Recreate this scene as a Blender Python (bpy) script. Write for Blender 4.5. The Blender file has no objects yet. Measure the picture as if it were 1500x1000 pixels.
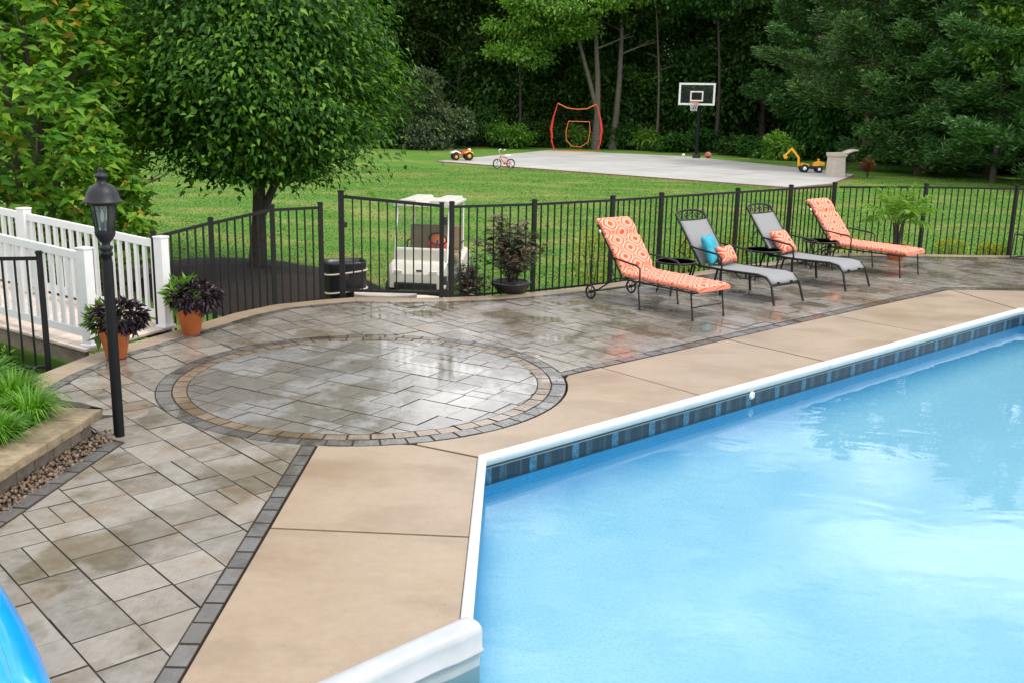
import bpy, bmesh, math, random
import numpy as np
from mathutils import Vector, Matrix
from mathutils.geometry import delaunay_2d_cdt
R = math.radians
random.seed(7)
rng = np.random.default_rng(11)
sc = bpy.context.scene
col = sc.collection

# ------------------------------------------------------------------ camera
CAM_H, PITCH, ROLL, FPX = 2.6, 13.3, -1.2, 1500.0
cd = bpy.data.cameras.new('camera'); cam = bpy.data.objects.new('camera', cd); col.objects.link(cam)
cd.sensor_width = 36; cd.lens = 36 * FPX / 1500; cd.clip_end = 1500; cd.clip_start = 0.05
cam.matrix_world = Matrix.Translation((0, 0, CAM_H)) @ Matrix.Rotation(R(90 - PITCH), 4, 'X') @ Matrix.Rotation(R(-ROLL), 4, 'Z')
sc.camera = cam
sc.render.resolution_x, sc.render.resolution_y = 1024, 682

# ------------------------------------------------------------------ sky, sun, exposure
SUN_EL, SUN_AZ = 58, 108          # azimuth measured from +Y towards +X
w = bpy.data.worlds.new('World'); sc.world = w; w.use_nodes = True
nt = w.node_tree; nt.nodes.clear()
N = nt.nodes.new; L = nt.links.new
wo = N('ShaderNodeOutputWorld'); mx = N('ShaderNodeMixShader'); b1 = N('ShaderNodeBackground'); b2 = N('ShaderNodeBackground')
sky = N('ShaderNodeTexSky'); sky.sky_type = 'NISHITA'; sky.sun_disc = False
sky.sun_elevation = R(SUN_EL); sky.sun_rotation = R(SUN_AZ)
L(sky.outputs[0], b1.inputs[0]); b1.inputs[1].default_value = 0.12
b2.inputs[0].default_value = (1.0, 1.0, 1.0, 1)
tc = N('ShaderNodeTexCoord'); mp = N('ShaderNodeMapping'); mp.inputs['Scale'].default_value = (1, 1, 2.4)
nz = N('ShaderNodeTexNoise'); nz.inputs['Scale'].default_value = 3.2; nz.inputs['Detail'].default_value = 7; nz.inputs['Roughness'].default_value = 0.6
rp = N('ShaderNodeValToRGB'); rp.color_ramp.elements[0].position = 0.36; rp.color_ramp.elements[1].position = 0.60
L(tc.outputs['Generated'], mp.inputs[0]); L(mp.outputs[0], nz.inputs[0]); L(nz.outputs[0], rp.inputs[0])
nz2 = N('ShaderNodeTexNoise'); nz2.inputs['Scale'].default_value = 4.6; nz2.inputs['Detail'].default_value = 6; L(mp.outputs[0], nz2.inputs[0])
mr = N('ShaderNodeMapRange'); mr.inputs[1].default_value = .36; mr.inputs[2].default_value = .66; mr.inputs[3].default_value = .6; mr.inputs[4].default_value = 4.2; L(nz2.outputs[0], mr.inputs[0]); L(mr.outputs[0], b2.inputs[1])
L(rp.outputs[0], mx.inputs[0]); L(b1.outputs[0], mx.inputs[1]); L(b2.outputs[0], mx.inputs[2]); L(mx.outputs[0], wo.inputs[0])
sd = bpy.data.lights.new('sun', 'SUN'); sd.energy = 2.3; sd.angle = R(11); sd.color = (1, 0.96, 0.88)
so = bpy.data.objects.new('sun', sd); col.objects.link(so)
sv = Vector((math.sin(R(SUN_AZ)) * math.cos(R(SUN_EL)), math.cos(R(SUN_AZ)) * math.cos(R(SUN_EL)), math.sin(R(SUN_EL))))
so.rotation_euler = sv.to_track_quat('Z', 'Y').to_euler(); so.location = (20, -6, 30)
sc.view_settings.view_transform = 'Standard'; sc.view_settings.look = 'None'
sc.view_settings.exposure = 0.12; sc.view_settings.gamma = 1
sc.render.engine = 'CYCLES'
sc.cycles.max_bounces = 8; sc.cycles.transparent_max_bounces = 12

# ------------------------------------------------------------------ photo pixel -> place helpers
_c, _s, _cr, _sr = math.cos(R(PITCH)), math.sin(R(PITCH)), math.cos(R(ROLL)), math.sin(R(ROLL))
def ray(x, y):
    a, b = x - 750, y - 500
    u = (_cr * a - _sr * b) / FPX; v = -(_sr * a + _cr * b) / FPX
    return Vector((u, _c + v * _s, -_s + v * _c))
def G(x, y, z=0.0):
    d = ray(x, y); t = (z - CAM_H) / d.z
    return Vector((d.x * t, d.y * t, z))
def atY(x, y, Y):
    d = ray(x, y); t = Y / d.y
    return Vector((d.x * t, Y, CAM_H + d.z * t))

# ------------------------------------------------------------------ materials
MATS = {}
def new_mat(name):
    m = bpy.data.materials.new(name); m.use_nodes = True
    t = m.node_tree; t.nodes.clear()
    return m, t, t.nodes.new, t.links.new
def mixc(t, fac, a, b, mode='MIX'):
    n = t.nodes.new('ShaderNodeMix'); n.data_type = 'RGBA'; n.blend_type = mode; n.clamp_factor = True
    for s, v in ((0, fac), (6, a), (7, b)):
        if isinstance(v, (int, float)): n.inputs[s].default_value = v
        elif isinstance(v, tuple): n.inputs[s].default_value = (*v, 1) if len(v) == 3 else v
        else: t.links.new(v, n.inputs[s])
    return n.outputs[2]
def mathn(t, op, a, b=0.0, clamp=False):
    n = t.nodes.new('ShaderNodeMath'); n.operation = op; n.use_clamp = clamp
    for s, v in ((0, a), (1, b)):
        if isinstance(v, (int, float)): n.inputs[s].default_value = v
        else: t.links.new(v, n.inputs[s])
    return n.outputs[0]
def noise(t, scale, detail=4, rough=.55, vec=None, stretch=None, dist=0):
    n = t.nodes.new('ShaderNodeTexNoise'); n.inputs['Scale'].default_value = scale; n.inputs['Detail'].default_value = detail
    n.inputs['Roughness'].default_value = rough; n.inputs['Distortion'].default_value = dist
    if vec is None:
        g = t.nodes.new('ShaderNodeNewGeometry'); vec = g.outputs['Position']
    if stretch:
        m = t.nodes.new('ShaderNodeMapping'); m.inputs['Scale'].default_value = stretch[:3]
        if len(stretch) > 3: m.inputs['Rotation'].default_value = (0, 0, stretch[3])
        t.links.new(vec, m.inputs[0]); vec = m.outputs[0]
    t.links.new(vec, n.inputs['Vector'])
    return n.outputs[0]
def ramp(t, fac, stops, interp='LINEAR'):
    n = t.nodes.new('ShaderNodeValToRGB'); cr = n.color_ramp; cr.interpolation = interp
    while len(cr.elements) < len(stops): cr.elements.new(0.5)
    for e, (p, c) in zip(cr.elements, stops):
        e.position = p; e.color = (c, c, c, 1) if isinstance(c, (int, float)) else (*c, 1)
    t.links.new(fac, n.inputs[0]); return n.outputs[0]
def mulc(c, k): return tuple(min(1, v * k) for v in c)
def mat(name, c, rough=.5, metal=0, var=.15, vs=6, bump=0, bs=60, rand=0, spec=.5, coat=0, objspace=True):
    if name in MATS: return MATS[name]
    m, t, N, L = new_mat(name)
    o = N('ShaderNodeOutputMaterial'); p = N('ShaderNodeBsdfPrincipled'); L(p.outputs[0], o.inputs[0])
    vec = None
    if objspace:
        q = N('ShaderNodeTexCoord'); vec = q.outputs['Object']
    n1 = noise(t, vs, 5, .6, vec)
    cc = mixc(t, ramp(t, n1, [(.3, 0.0), (.7, 1.0)]), mulc(c, 1 - var), mulc(c, 1 + var))
    if rand:
        oi = N('ShaderNodeObjectInfo'); k = mathn(t, 'MULTIPLY_ADD', oi.outputs['Random'], 2 * rand); 
        t.nodes[-1].inputs[2].default_value = 1 - rand
        cb = N('ShaderNodeCombineColor')
        for i in range(3): L(k, cb.inputs[i])
        cc = mixc(t, 1.0, cc, cb.outputs[0], 'MULTIPLY')
    L(cc, p.inputs['Base Color'])
    p.inputs['Roughness'].default_value = rough; p.inputs['Metallic'].default_value = metal
    p.inputs['Specular IOR Level'].default_value = spec; p.inputs['Coat Weight'].default_value = coat
    if rough > .15:
        n3 = noise(t, vs * 2.3, 3, .5, vec)
        rr = mathn(t, 'MULTIPLY_ADD', n3, .3 * rough); t.nodes[-1].inputs[2].default_value = rough * .85
        L(rr, p.inputs['Roughness'])
    if bump:
        b = N('ShaderNodeBump'); b.inputs['Strength'].default_value = bump; b.inputs['Distance'].default_value = .01
        L(noise(t, bs, 4, .6, vec), b.inputs['Height']); L(b.outputs[0], p.inputs['Normal'])
    MATS[name] = m; return m

def foliage(name, dark, mid, light, tr=.35, rough=.45, nsc=.8, tips=None, spec=.35, vary=.4):
    m, t, N, L = new_mat(name)
    o = N('ShaderNodeOutputMaterial'); p = N('ShaderNodeBsdfPrincipled'); tl = N('ShaderNodeBsdfTranslucent'); ms = N('ShaderNodeMixShader')
    g = N('ShaderNodeNewGeometry')
    st = [(0, dark), (.5, mid), (1, light)]
    if tips: st = [(0, dark), (.5, mid), (.93, light), (.985, tips)]
    c1 = ramp(t, g.outputs['Random Per Island'], st)
    n1 = noise(t, nsc, 3, .6)
    oi = N('ShaderNodeObjectInfo')
    c2 = mixc(t, ramp(t, n1, [(.35, 0.0), (.65, 1.0)]), mulc(dark, 1.3), c1)
    c2 = mixc(t, .6, c1, c2)
    hs = N('ShaderNodeHueSaturation'); L(c2, hs.inputs['Color'])
    v = mathn(t, 'MULTIPLY_ADD', oi.outputs['Random'], vary); t.nodes[-1].inputs[2].default_value = 1 - vary / 2; L(v, hs.inputs['Value'])
    h = mathn(t, 'MULTIPLY_ADD', oi.outputs['Random'], .075 * vary); t.nodes[-1].inputs[2].default_value = .5 - .0375 * vary; L(h, hs.inputs['Hue'])
    L(hs.outputs[0], p.inputs['Base Color']); p.inputs['Roughness'].default_value = rough; p.inputs['Specular IOR Level'].default_value = spec
    tb = mixc(t, 1.0, hs.outputs[0], (1.3, 1.35, .5), 'MULTIPLY'); L(tb, tl.inputs[0])
    ms.inputs[0].default_value = tr; L(p.outputs[0], ms.inputs[1]); L(tl.outputs[0], ms.inputs[2]); L(ms.outputs[0], o.inputs[0])
    MATS[name] = m; return m

def wet_stone(name, c1, c2, rand=.18, tint=None, wet_bias=0.0, pale=(.62, .60, .57), soak=.65):
    """wet stone: a thin film of rain water lies in shallow hollows"""
    m, t, N, L = new_mat(name)
    o = N('ShaderNodeOutputMaterial'); p = N('ShaderNodeBsdfPrincipled'); L(p.outputs[0], o.inputs[0])
    oi = N('ShaderNodeObjectInfo')
    base = mixc(t, oi.outputs['Random'], c1, c2)
    mot = noise(t, 9, 6, .65)
    base = mixc(t, ramp(t, mot, [(.3, 0.0), (.72, 1.0)]), base, mixc(t, .5, base, pale))
    blot = noise(t, 2.1, 4, .6)
    if tint: base = mixc(t, ramp(t, blot, [(.52, 0.0), (.70, .6)]), base, tint)
    wetn = noise(t, .75, 5, .62, None, (1, 1, 1))
    wet = ramp(t, wetn, [(.30 - wet_bias, 0.0), (.50 - wet_bias, 1.0)])
    pud = ramp(t, noise(t, 1.9, 4, .55, None, (1, .8, 1, .6)), [(.50 - wet_bias * .5, 0.0), (.57 - wet_bias * .5, 1.0)])
    pud = mathn(t, 'MULTIPLY', pud, wet)
    dk = mixc(t, mathn(t, 'MULTIPLY', wet, soak * .6), base, mixc(t, 1.0, base, (.62, .56, .48), 'MULTIPLY'))
    dk = mixc(t, mathn(t, 'MULTIPLY', pud, soak), dk, mixc(t, 1.0, base, (.42, .36, .27), 'MULTIPLY'))
    L(dk, p.inputs['Base Color'])
    r1 = mathn(t, 'MULTIPLY_ADD', wet, -.17); t.nodes[-1].inputs[2].default_value = .27
    r2 = mathn(t, 'MULTIPLY_ADD', pud, -.10); L(r1, t.nodes[-1].inputs[2])
    r3 = mathn(t, 'MULTIPLY_ADD', noise(t, 30, 3, .5), .06); L(r2, t.nodes[-1].inputs[2])
    L(mathn(t, 'MAXIMUM', r3, .035), p.inputs['Roughness'])
    p.inputs['Specular IOR Level'].default_value = .5
    b = N('ShaderNodeBump'); b.inputs['Distance'].default_value = .012
    st = mathn(t, 'MULTIPLY_ADD', pud, -.46); t.nodes[-1].inputs[2].default_value = .54; L(st, b.inputs['Strength'])
    hh = mathn(t, 'ADD', noise(t, 17, 5, .62, None, (1, .5, 1, .7)), mathn(t, 'MULTIPLY', noise(t, 90, 3, .6), .25))
    L(hh, b.inputs['Height']); L(b.outputs[0], p.inputs['Normal'])
    MATS[name] = m; return m

wet_stone('paver', (.16, .143, .122), (.30, .272, .24), tint=(.24, .17, .105), pale=(.42, .40, .375))
wet_stone('circle_paver', (.19, .185, .185), (.28, .275, .27), wet_bias=.12, soak=.6, pale=(.42, .42, .42))
wet_stone('dark_stone', (.075, .073, .074), (.155, .148, .145), pale=(.22, .215, .21))
wet_stone('tan_stone', (.18, .13, .088), (.27, .20, .14), pale=(.33, .28, .22))

def concrete_mat():
    m, t, N, L = new_mat('deck_concrete')
    o = N('ShaderNodeOutputMaterial'); p = N('ShaderNodeBsdfPrincipled'); L(p.outputs[0], o.inputs[0])
    a = noise(t, 1.3, 5, .6); b_ = noise(t, 14, 5, .65); s = noise(t, .55, 4, .6, None, (1, 2.2, 1, .6))
    c = mixc(t, ramp(t, a, [(.3, 0.0), (.7, 1.0)]), (.29, .212, .142), (.345, .265, .188))
    c = mixc(t, ramp(t, b_, [(.35, 0.0), (.75, .35)]), c, (.40, .32, .24))
    c = mixc(t, ramp(t, s, [(.52, 0.0), (.70, .65)]), c, (.20, .13, .065))
    gr = noise(t, 210, 3, .7); c = mixc(t, ramp(t, gr, [(.35, .30), (.55, 0.0)]), c, (.17, .12, .08))
    wp = noise(t, 1.1, 5, .65, None, (1, 1.7, 1, .5)); c = mixc(t, ramp(t, wp, [(.50, 0.0), (.62, .38)]), c, (.19, .135, .088))
    sp = noise(t, 38, 2, .5); c = mixc(t, ramp(t, sp, [(.71, 0.0), (.76, .7)]), c, (.12, .09, .06))
    hv = noise(t, .9, 6, .7, None, (1, 1, 1), 1.2); c = mixc(t, ramp(t, hv, [(.44, 0.0), (.5, .10), (.56, 0.0)]), c, (.22, .155, .10))
    L(c, p.inputs['Base Color'])
    r = mathn(t, 'MULTIPLY_ADD', a, .34); t.nodes[-1].inputs[2].default_value = .22; L(r, p.inputs['Roughness'])
    p.inputs['Specular IOR Level'].default_value = .4
    bn = N('ShaderNodeBump'); bn.inputs['Strength'].default_value = .18; bn.inputs['Distance'].default_value = .004
    L(noise(t, 120, 4, .6), bn.inputs['Height']); L(bn.outputs[0], p.inputs['Normal'])
    MATS['deck_concrete'] = m
concrete_mat()

def lawn_mat():
    m, t, N, L = new_mat('lawn')
    o = N('ShaderNodeOutputMaterial'); p = N('ShaderNodeBsdfPrincipled'); L(p.outputs[0], o.inputs[0])
    a = noise(t, .35, 5, .6, None, (1, 2.0, 1)); b_ = noise(t, 6, 4, .7); c3 = noise(t, 40, 3, .7)
    c = mixc(t, ramp(t, b_, [(.3, 0.0), (.7, 1.0)]), (.062, .155, .018), (.098, .215, .026))
    c = mixc(t, ramp(t, a, [(.47, 0.0), (.66, .75)]), c, (.25, .25, .07))
    c = mixc(t, ramp(t, c3, [(.4, 0.0), (.8, .5)]), c, (.05, .135, .018))
    L(c, p.inputs['Base Color']); p.inputs['Roughness'].default_value = .8; p.inputs['Specular IOR Level'].default_value = .15
    bn = N('ShaderNodeBump'); bn.inputs['Strength'].default_value = .6; bn.inputs['Distance'].default_value = .03
    L(noise(t, 25, 5, .75), bn.inputs['Height']); L(bn.outputs[0], p.inputs['Normal'])
    MATS['lawn'] = m
    m, t, N, L = new_mat('grass_blade')
    o = N('ShaderNodeOutputMaterial'); p = N('ShaderNodeBsdfPrincipled'); L(p.outputs[0], o.inputs[0])
    g = N('ShaderNodeNewGeometry'); a = noise(t, .35, 5, .6, None, (1, 2.0, 1))
    c = ramp(t, g.outputs['Random Per Island'], [(0, (.062, .148, .016)), (.6, (.098, .218, .026)), (1, (.135, .26, .038))])
    c = mixc(t, ramp(t, a, [(.47, 0.0), (.66, .75)]), c, (.28, .27, .075))
    L(c, p.inputs['Base Color']); p.inputs['Roughness'].default_value = .6; p.inputs['Specular IOR Level'].default_value = .25
    MATS['grass_blade'] = m
lawn_mat()

def pool_mats():
    # vinyl liner: UV.x runs round the pool in metres, UV.y is height below the coping in metres; the tile band is printed
    m, t, N, L = new_mat('pool_liner')
    o = N('ShaderNodeOutputMaterial'); p = N('ShaderNodeBsdfPrincipled'); L(p.outputs[0], o.inputs[0])
    uv = N('ShaderNodeUVMap'); sp = N('ShaderNodeSeparateXYZ'); L(uv.outputs[0], sp.inputs[0])
    u, v = sp.outputs[0], sp.outputs[1]
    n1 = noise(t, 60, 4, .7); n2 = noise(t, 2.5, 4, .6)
    refl_blue = mixc(t, ramp(t, n1, [(.3, 0.0), (.7, 1.0)]), (.006, .22, .46), (.03, .32, .56))
    refl_blue = mixc(t, ramp(t, noise(t, .8, 4, .6), [(.4, 0.0), (.7, .2)]), refl_blue, (.10, .36, .54))
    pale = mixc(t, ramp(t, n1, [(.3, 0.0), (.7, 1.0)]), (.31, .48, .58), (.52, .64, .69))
    refl_blue = mixc(t, ramp(t, v, [(.30, 0.0), (.60, 1.0)]), refl_blue, pale)  # deep blue high on the wall paints in the water's sky-free reflection band
    fu = mathn(t, 'FRACT', mathn(t, 'MULTIPLY', u, 1 / .155))
    fu3 = mathn(t, 'FRACT', mathn(t, 'MULTIPLY', u, 1 / .465))
    tile = ramp(t, fu, [(0, (.002, .006, .014)), (.06, (.004, .022, .045)), (.30, (.003, .016, .032)), (.44, (.045, .065, .065)), (.52, (.006, .03, .06)), (.62, (.003, .013, .028)), (.95, (.004, .014, .03))], 'CONSTANT')
    gl = ramp(t, fu3, [(0, 0.0), (.36, 0.9), (.52, 0.0), (.70, .35), (.80, 0.0)], 'CONSTANT')
    orn = ramp(t, noise(t, 75, 2, .5), [(.44, 0.0), (.52, 1.0)])
    tile = mixc(t, mathn(t, 'MULTIPLY', gl, mathn(t, 'MULTIPLY_ADD', orn, .6)), tile, (.035, .17, .30)); t.nodes[-1].label = 'tile'
    tile = mixc(t, ramp(t, noise(t, 45, 3, .7), [(.42, 0.0), (.62, .7)]), tile, (.005, .02, .04))
    edge = ramp(t, v, [(0, 1.0), (.045, 1.0), (.052, 0.0), (.165, 0.0), (.172, 1.0)], 'CONSTANT')
    tile = mixc(t, edge, tile, (.006, .026, .045))
    line = ramp(t, v, [(0, 0.0), (.046, 1.0), (.054, 0.0)], 'CONSTANT')
    tile = mixc(t, mathn(t, 'MULTIPLY', line, .8), tile, (.20, .24, .22))
    isband = ramp(t, v, [(0, 1.0), (.185, 0.0)], 'CONSTANT')
    L(mixc(t, isband, refl_blue, tile), p.inputs['Base Color']); p.inputs['Roughness'].default_value = .3
    MATS['pool_liner'] = m
    m, t, N, L = new_mat('pool_floor')
    o = N('ShaderNodeOutputMaterial'); p = N('ShaderNodeBsdfPrincipled'); L(p.outputs[0], o.inputs[0])
    n1 = noise(t, 42, 4, .85); n2 = noise(t, .8, 4, .6)
    c = mixc(t, ramp(t, n1, [(.3, 0.0), (.7, 1.0)]), (.31, .48, .58), (.52, .64, .69))
    c = mixc(t, ramp(t, n2, [(.4, 0.0), (.7, .4)]), c, (.50, .64, .68))
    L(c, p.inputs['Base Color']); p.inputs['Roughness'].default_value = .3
    MATS['pool_floor'] = m
    m, t, N, L = new_mat('pool_water')
    o = N('ShaderNodeOutputMaterial'); tr = N('ShaderNodeBsdfTransparent'); gl = N('ShaderNodeBsdfGlossy'); ms = N('ShaderNodeMixShader'); fr = N('ShaderNodeFresnel')
    tr.inputs[0].default_value = (.70, .90, .97, 1); gl.inputs['Roughness'].default_value = .015; fr.inputs[0].default_value = 1.33
    bn = N('ShaderNodeBump'); bn.inputs['Strength'].default_value = .13; bn.inputs['Distance'].default_value = .03
    h = mathn(t, 'ADD', noise(t, 1.5, 2, .45, None, (1, 1.5, 1, .3), .5), mathn(t, 'MULTIPLY', noise(t, 11, 2, .5, None, (1, 1.4, 1, .3)), .05))
    L(h, bn.inputs['Height']); L(bn.outputs[0], fr.inputs['Normal']); L(bn.outputs[0], gl.inputs['Normal'])
    L(fr.outputs[0], ms.inputs[0]); L(tr.outputs[0], ms.inputs[1]); L(gl.outputs[0], ms.inputs[2]); L(ms.outputs[0], o.inputs[0])
    MATS['pool_water'] = m
pool_mats()

def cushion_mat():
    m, t, N, L = new_mat('cushion_print')
    o = N('ShaderNodeOutputMaterial'); p = N('ShaderNodeBsdfPrincipled'); L(p.outputs[0], o.inputs[0])
    uv = N('ShaderNodeUVMap')
    ds = []
    for off in (0, .5):
        mpn = N('ShaderNodeMapping'); mpn.inputs['Location'].default_value = (off, off, 0); mpn.inputs['Scale'].default_value = (4.0, 3.1, 1)
        L(uv.outputs[0], mpn.inputs[0])
        f = N('ShaderNodeVectorMath'); f.operation = 'FRACTION'; L(mpn.outputs[0], f.inputs[0])
        s_ = N('ShaderNodeVectorMath'); s_.operation = 'SUBTRACT'; L(f.outputs[0], s_.inputs[0]); s_.inputs[1].default_value = (.5, .5, 0)
        a_ = N('ShaderNodeVectorMath'); a_.operation = 'ABSOLUTE'; L(s_.outputs[0], a_.inputs[0])
        x = N('ShaderNodeSeparateXYZ'); L(a_.outputs[0], x.inputs[0])
        e = mathn(t, 'SQRT', mathn(t, 'ADD', mathn(t, 'MULTIPLY', x.outputs[0], x.outputs[0]), mathn(t, 'MULTIPLY', x.outputs[1], x.outputs[1])))
        mh = mathn(t, 'ADD', x.outputs[0], x.outputs[1])
        ds.append(mathn(t, 'ADD', mathn(t, 'MULTIPLY', e, .55), mathn(t, 'MULTIPLY', mh, .36)))
    d = mathn(t, 'MINIMUM', ds[0], ds[1])
    OR, WH, PK, GY = (.74, .085, .02), (.80, .62, .53), (.76, .20, .115), (.45, .22, .18)
    c = ramp(t, d, [(0, OR), (.13, WH), (.155, PK), (.195, GY), (.215, WH), (.238, PK), (.29, OR), (.345, WH), (.368, PK)], 'CONSTANT')
    L(c, p.inputs['Base Color']); p.inputs['Roughness'].default_value = .85; p.inputs['Specular IOR Level'].default_value = .2
    bn = N('ShaderNodeBump'); bn.inputs['Strength'].default_value = .35; bn.inputs['Distance'].default_value = .02
    q = N('ShaderNodeTexCoord'); L(noise(t, 9, 4, .6, q.outputs['Object']), bn.inputs['Height']); L(bn.outputs[0], p.inputs['Normal'])
    MATS['cushion_print'] = m
cushion_mat()

def glass_mat(name, tint, rough=.02, ior=1.5, frost=0):
    m, t, N, L = new_mat(name)
    o = N('ShaderNodeOutputMaterial'); tr = N('ShaderNodeBsdfTransparent'); gl = N('ShaderNodeBsdfGlossy'); ms = N('ShaderNodeMixShader'); fr = N('ShaderNodeFresnel')
    tr.inputs[0].default_value = (*tint, 1); gl.inputs['Roughness'].default_value = rough; fr.inputs[0].default_value = ior
    g = N('ShaderNodeNewGeometry'); bn = N('ShaderNodeBump'); bn.inputs['Strength'].default_value = .1; L(noise(t, 30, 2), bn.inputs['Height']); L(bn.outputs[0], gl.inputs['Normal'])
    L(fr.outputs[0], ms.inputs[0]); L(gl.outputs[0], ms.inputs[2]); L(ms.outputs[0], o.inputs[0]); MATS[name] = m
    tl = N('ShaderNodeBsdfTranslucent'); tl.inputs[0].default_value = (.8, .8, .78, 1); mf = N('ShaderNodeMixShader'); mf.inputs[0].default_value = frost; L(tr.outputs[0], mf.inputs[1]); L(tl.outputs[0], mf.inputs[2]); L(mf.outputs[0], ms.inputs[1])
glass_mat('clear_glass', (.93, .95, .94), ior=1.3, frost=.22); glass_mat('board_glass', (.90, .94, .92), ior=1.2)

mat('stone_edge', (.075, .064, .052), .95, vs=30, objspace=False, spec=.05)
mat('slab_edge', (.16, .115, .075), .95, vs=30, objspace=False, spec=.05)
mat('sand', (.050, .042, .034), .95, vs=30, objspace=False, spec=.1)
mat('patio_base', (.22, .19, .15), .9, vs=8, bump=.4, objspace=False)
mat('white_vinyl', (.70, .70, .69), .4, var=.04)
mat('coping_white', (.66, .67, .66), .35, var=.06)
mat('step_white', (.40, .415, .43), .35, var=.08)
mat('step_aqua', (.32, .47, .47), .35, var=.08)
mat('black_metal', (.006, .006, .007), .45, var=.2, vs=20, spec=.2)
mat('fence_metal', (.010, .010, .009), .5, var=.2, vs=15, spec=.3)
mat('iron', (.007, .007, .007), .4, var=.2, spec=.35)
mat('lantern_metal', (.016, .017, .020), .45, var=.25, vs=40, bump=.15, spec=.3)
mat('candle', (.8, .78, .7), .4)
mat('sling_grey', (.235, .235, .24), .75, var=.06, vs=120, bump=.3, bs=500)
mat('table_top', (.16, .18, .18), .15, var=.3, vs=12)
mat('teal_fabric', (.015, .30, .40), .7, var=.25, vs=12, bump=.4, bs=20)
mat('terracotta', (.52, .14, .035), .55, var=.15, vs=9, bump=.1)
mat('black_plastic', (.014, .014, .015), .35, var=.2)
mat('soil', (.045, .032, .022), .95, var=.35, vs=14, bump=.8, bs=40, objspace=False)
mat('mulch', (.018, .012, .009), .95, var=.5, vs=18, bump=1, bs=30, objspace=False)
mat('bark', (.105, .085, .065), .9, var=.35, vs=9, bump=.8, bs=18)
mat('bark_light', (.115, .10, .08), .9, var=.3, vs=5, bump=.6, bs=14)
mat('bark_dark', (.05, .04, .032), .9, var=.35, vs=9, bump=.8, bs=18)
mat('pine_bark', (.085, .052, .034), .9, var=.4, vs=6, bump=.8, bs=14)
mat('deck_board', (.56, .47, .40), .6, var=.12, vs=7, rand=.1, bump=.2)
mat('cap_stone', (.20, .155, .095), .8, var=.5, vs=7, bump=.5, bs=30, rand=.1)
mat('wall_block', (.20, .16, .12), .85, var=.3, vs=9, bump=.6, bs=25, rand=.15)
mat('pebble', (.17, .12, .085), .55, var=.7, vs=16, objspace=False, spec=.3)
mat('court_concrete', (.37, .36, .34), .75, var=.15, vs=.5, bump=.15, rand=.03, objspace=False)
mat('court_edge', (.20, .11, .07), .9, var=.3, vs=6, objspace=False)
mat('cream_plastic', (.56, .53, .45), .35, var=.08)
mat('tan_vinyl', (.28, .20, .12), .6, var=.2)
mat('tyre', (.015, .015, .015), .8, var=.2)
mat('steel', (.55, .55, .55), .3, metal=.9, var=.1)
mat('red_paint', (.62, .035, .025), .4, var=.15)
mat('orange_paint', (.80, .17, .04), .45, var=.15)
mat('yellow_plastic', (.80, .36, .015), .4, var=.12)
mat('beige_resin', (.50, .43, .36), .55, var=.1)
mat('white_paint', (.82, .82, .80), .4, var=.04)
mat('blue_vinyl', (.003, .30, .76), .18, var=.12, vs=5, coat=.3)
mat('blue_cloth', (.02, .08, .22), .7)
mat('net_white', (.7, .7, .68), .8)
mat('stone_path', (.55, .48, .42), .8, var=.2, vs=4, bump=.3, rand=.1)
mat('leather_ball', (.60, .10, .06), .6, var=.2)
foliage('leaf_magnolia', (.045, .14, .014), (.15, .34, .03), (.34, .52, .055), tr=.45, rough=.45, spec=.2, vary=.08, nsc=1.4, tips=(.50, .24, .03))
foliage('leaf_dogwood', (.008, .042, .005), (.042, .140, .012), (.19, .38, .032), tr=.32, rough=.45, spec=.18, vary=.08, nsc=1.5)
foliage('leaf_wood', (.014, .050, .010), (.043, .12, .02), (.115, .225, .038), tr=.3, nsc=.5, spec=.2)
foliage('leaf_bright', (.06, .15, .018), (.15, .32, .036), (.27, .46, .07), tr=.38, vary=.08, nsc=.6)
foliage('leaf_olive', (.045, .075, .035), (.085, .13, .06), (.14, .19, .09), tr=.3, nsc=.7)
foliage('needle_pine', (.022, .066, .014), (.06, .14, .03), (.16, .27, .062), tr=.2, nsc=.6)
foliage('needle_blue', (.05, .09, .10), (.10, .15, .17), (.17, .23, .26), tr=.15, nsc=.6)
foliage('leaf_purple', (.012, .008, .012), (.028, .016, .024), (.09, .05, .07), tr=.15, rough=.35, nsc=5)
foliage('leaf_burgundy', (.035, .034, .02), (.10, .075, .055), (.24, .17, .14), tr=.25, rough=.45, nsc=4)
foliage('leaf_lime', (.06, .17, .015), (.12, .27, .025), (.24, .38, .05), tr=.35, nsc=5)
foliage('leaf_yellow', (.16, .20, .012), (.36, .34, .02), (.58, .48, .03), tr=.3, nsc=4)
foliage('leaf_palm', (.06, .17, .014), (.15, .31, .03), (.32, .46, .08), tr=.3, vary=.08, nsc=4)
foliage('leaf_liriope', (.045, .14, .010), (.12, .31, .024), (.26, .48, .05), tr=.35, vary=.08, nsc=4)
foliage('petal_pink', (.5, .2, .3), (.7, .35, .45), (.8, .5, .6), tr=.3, nsc=4)
foliage('leaf_autumn', (.16, .03, .012), (.36, .09, .03), (.5, .2, .08), tr=.3, nsc=4)

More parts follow.
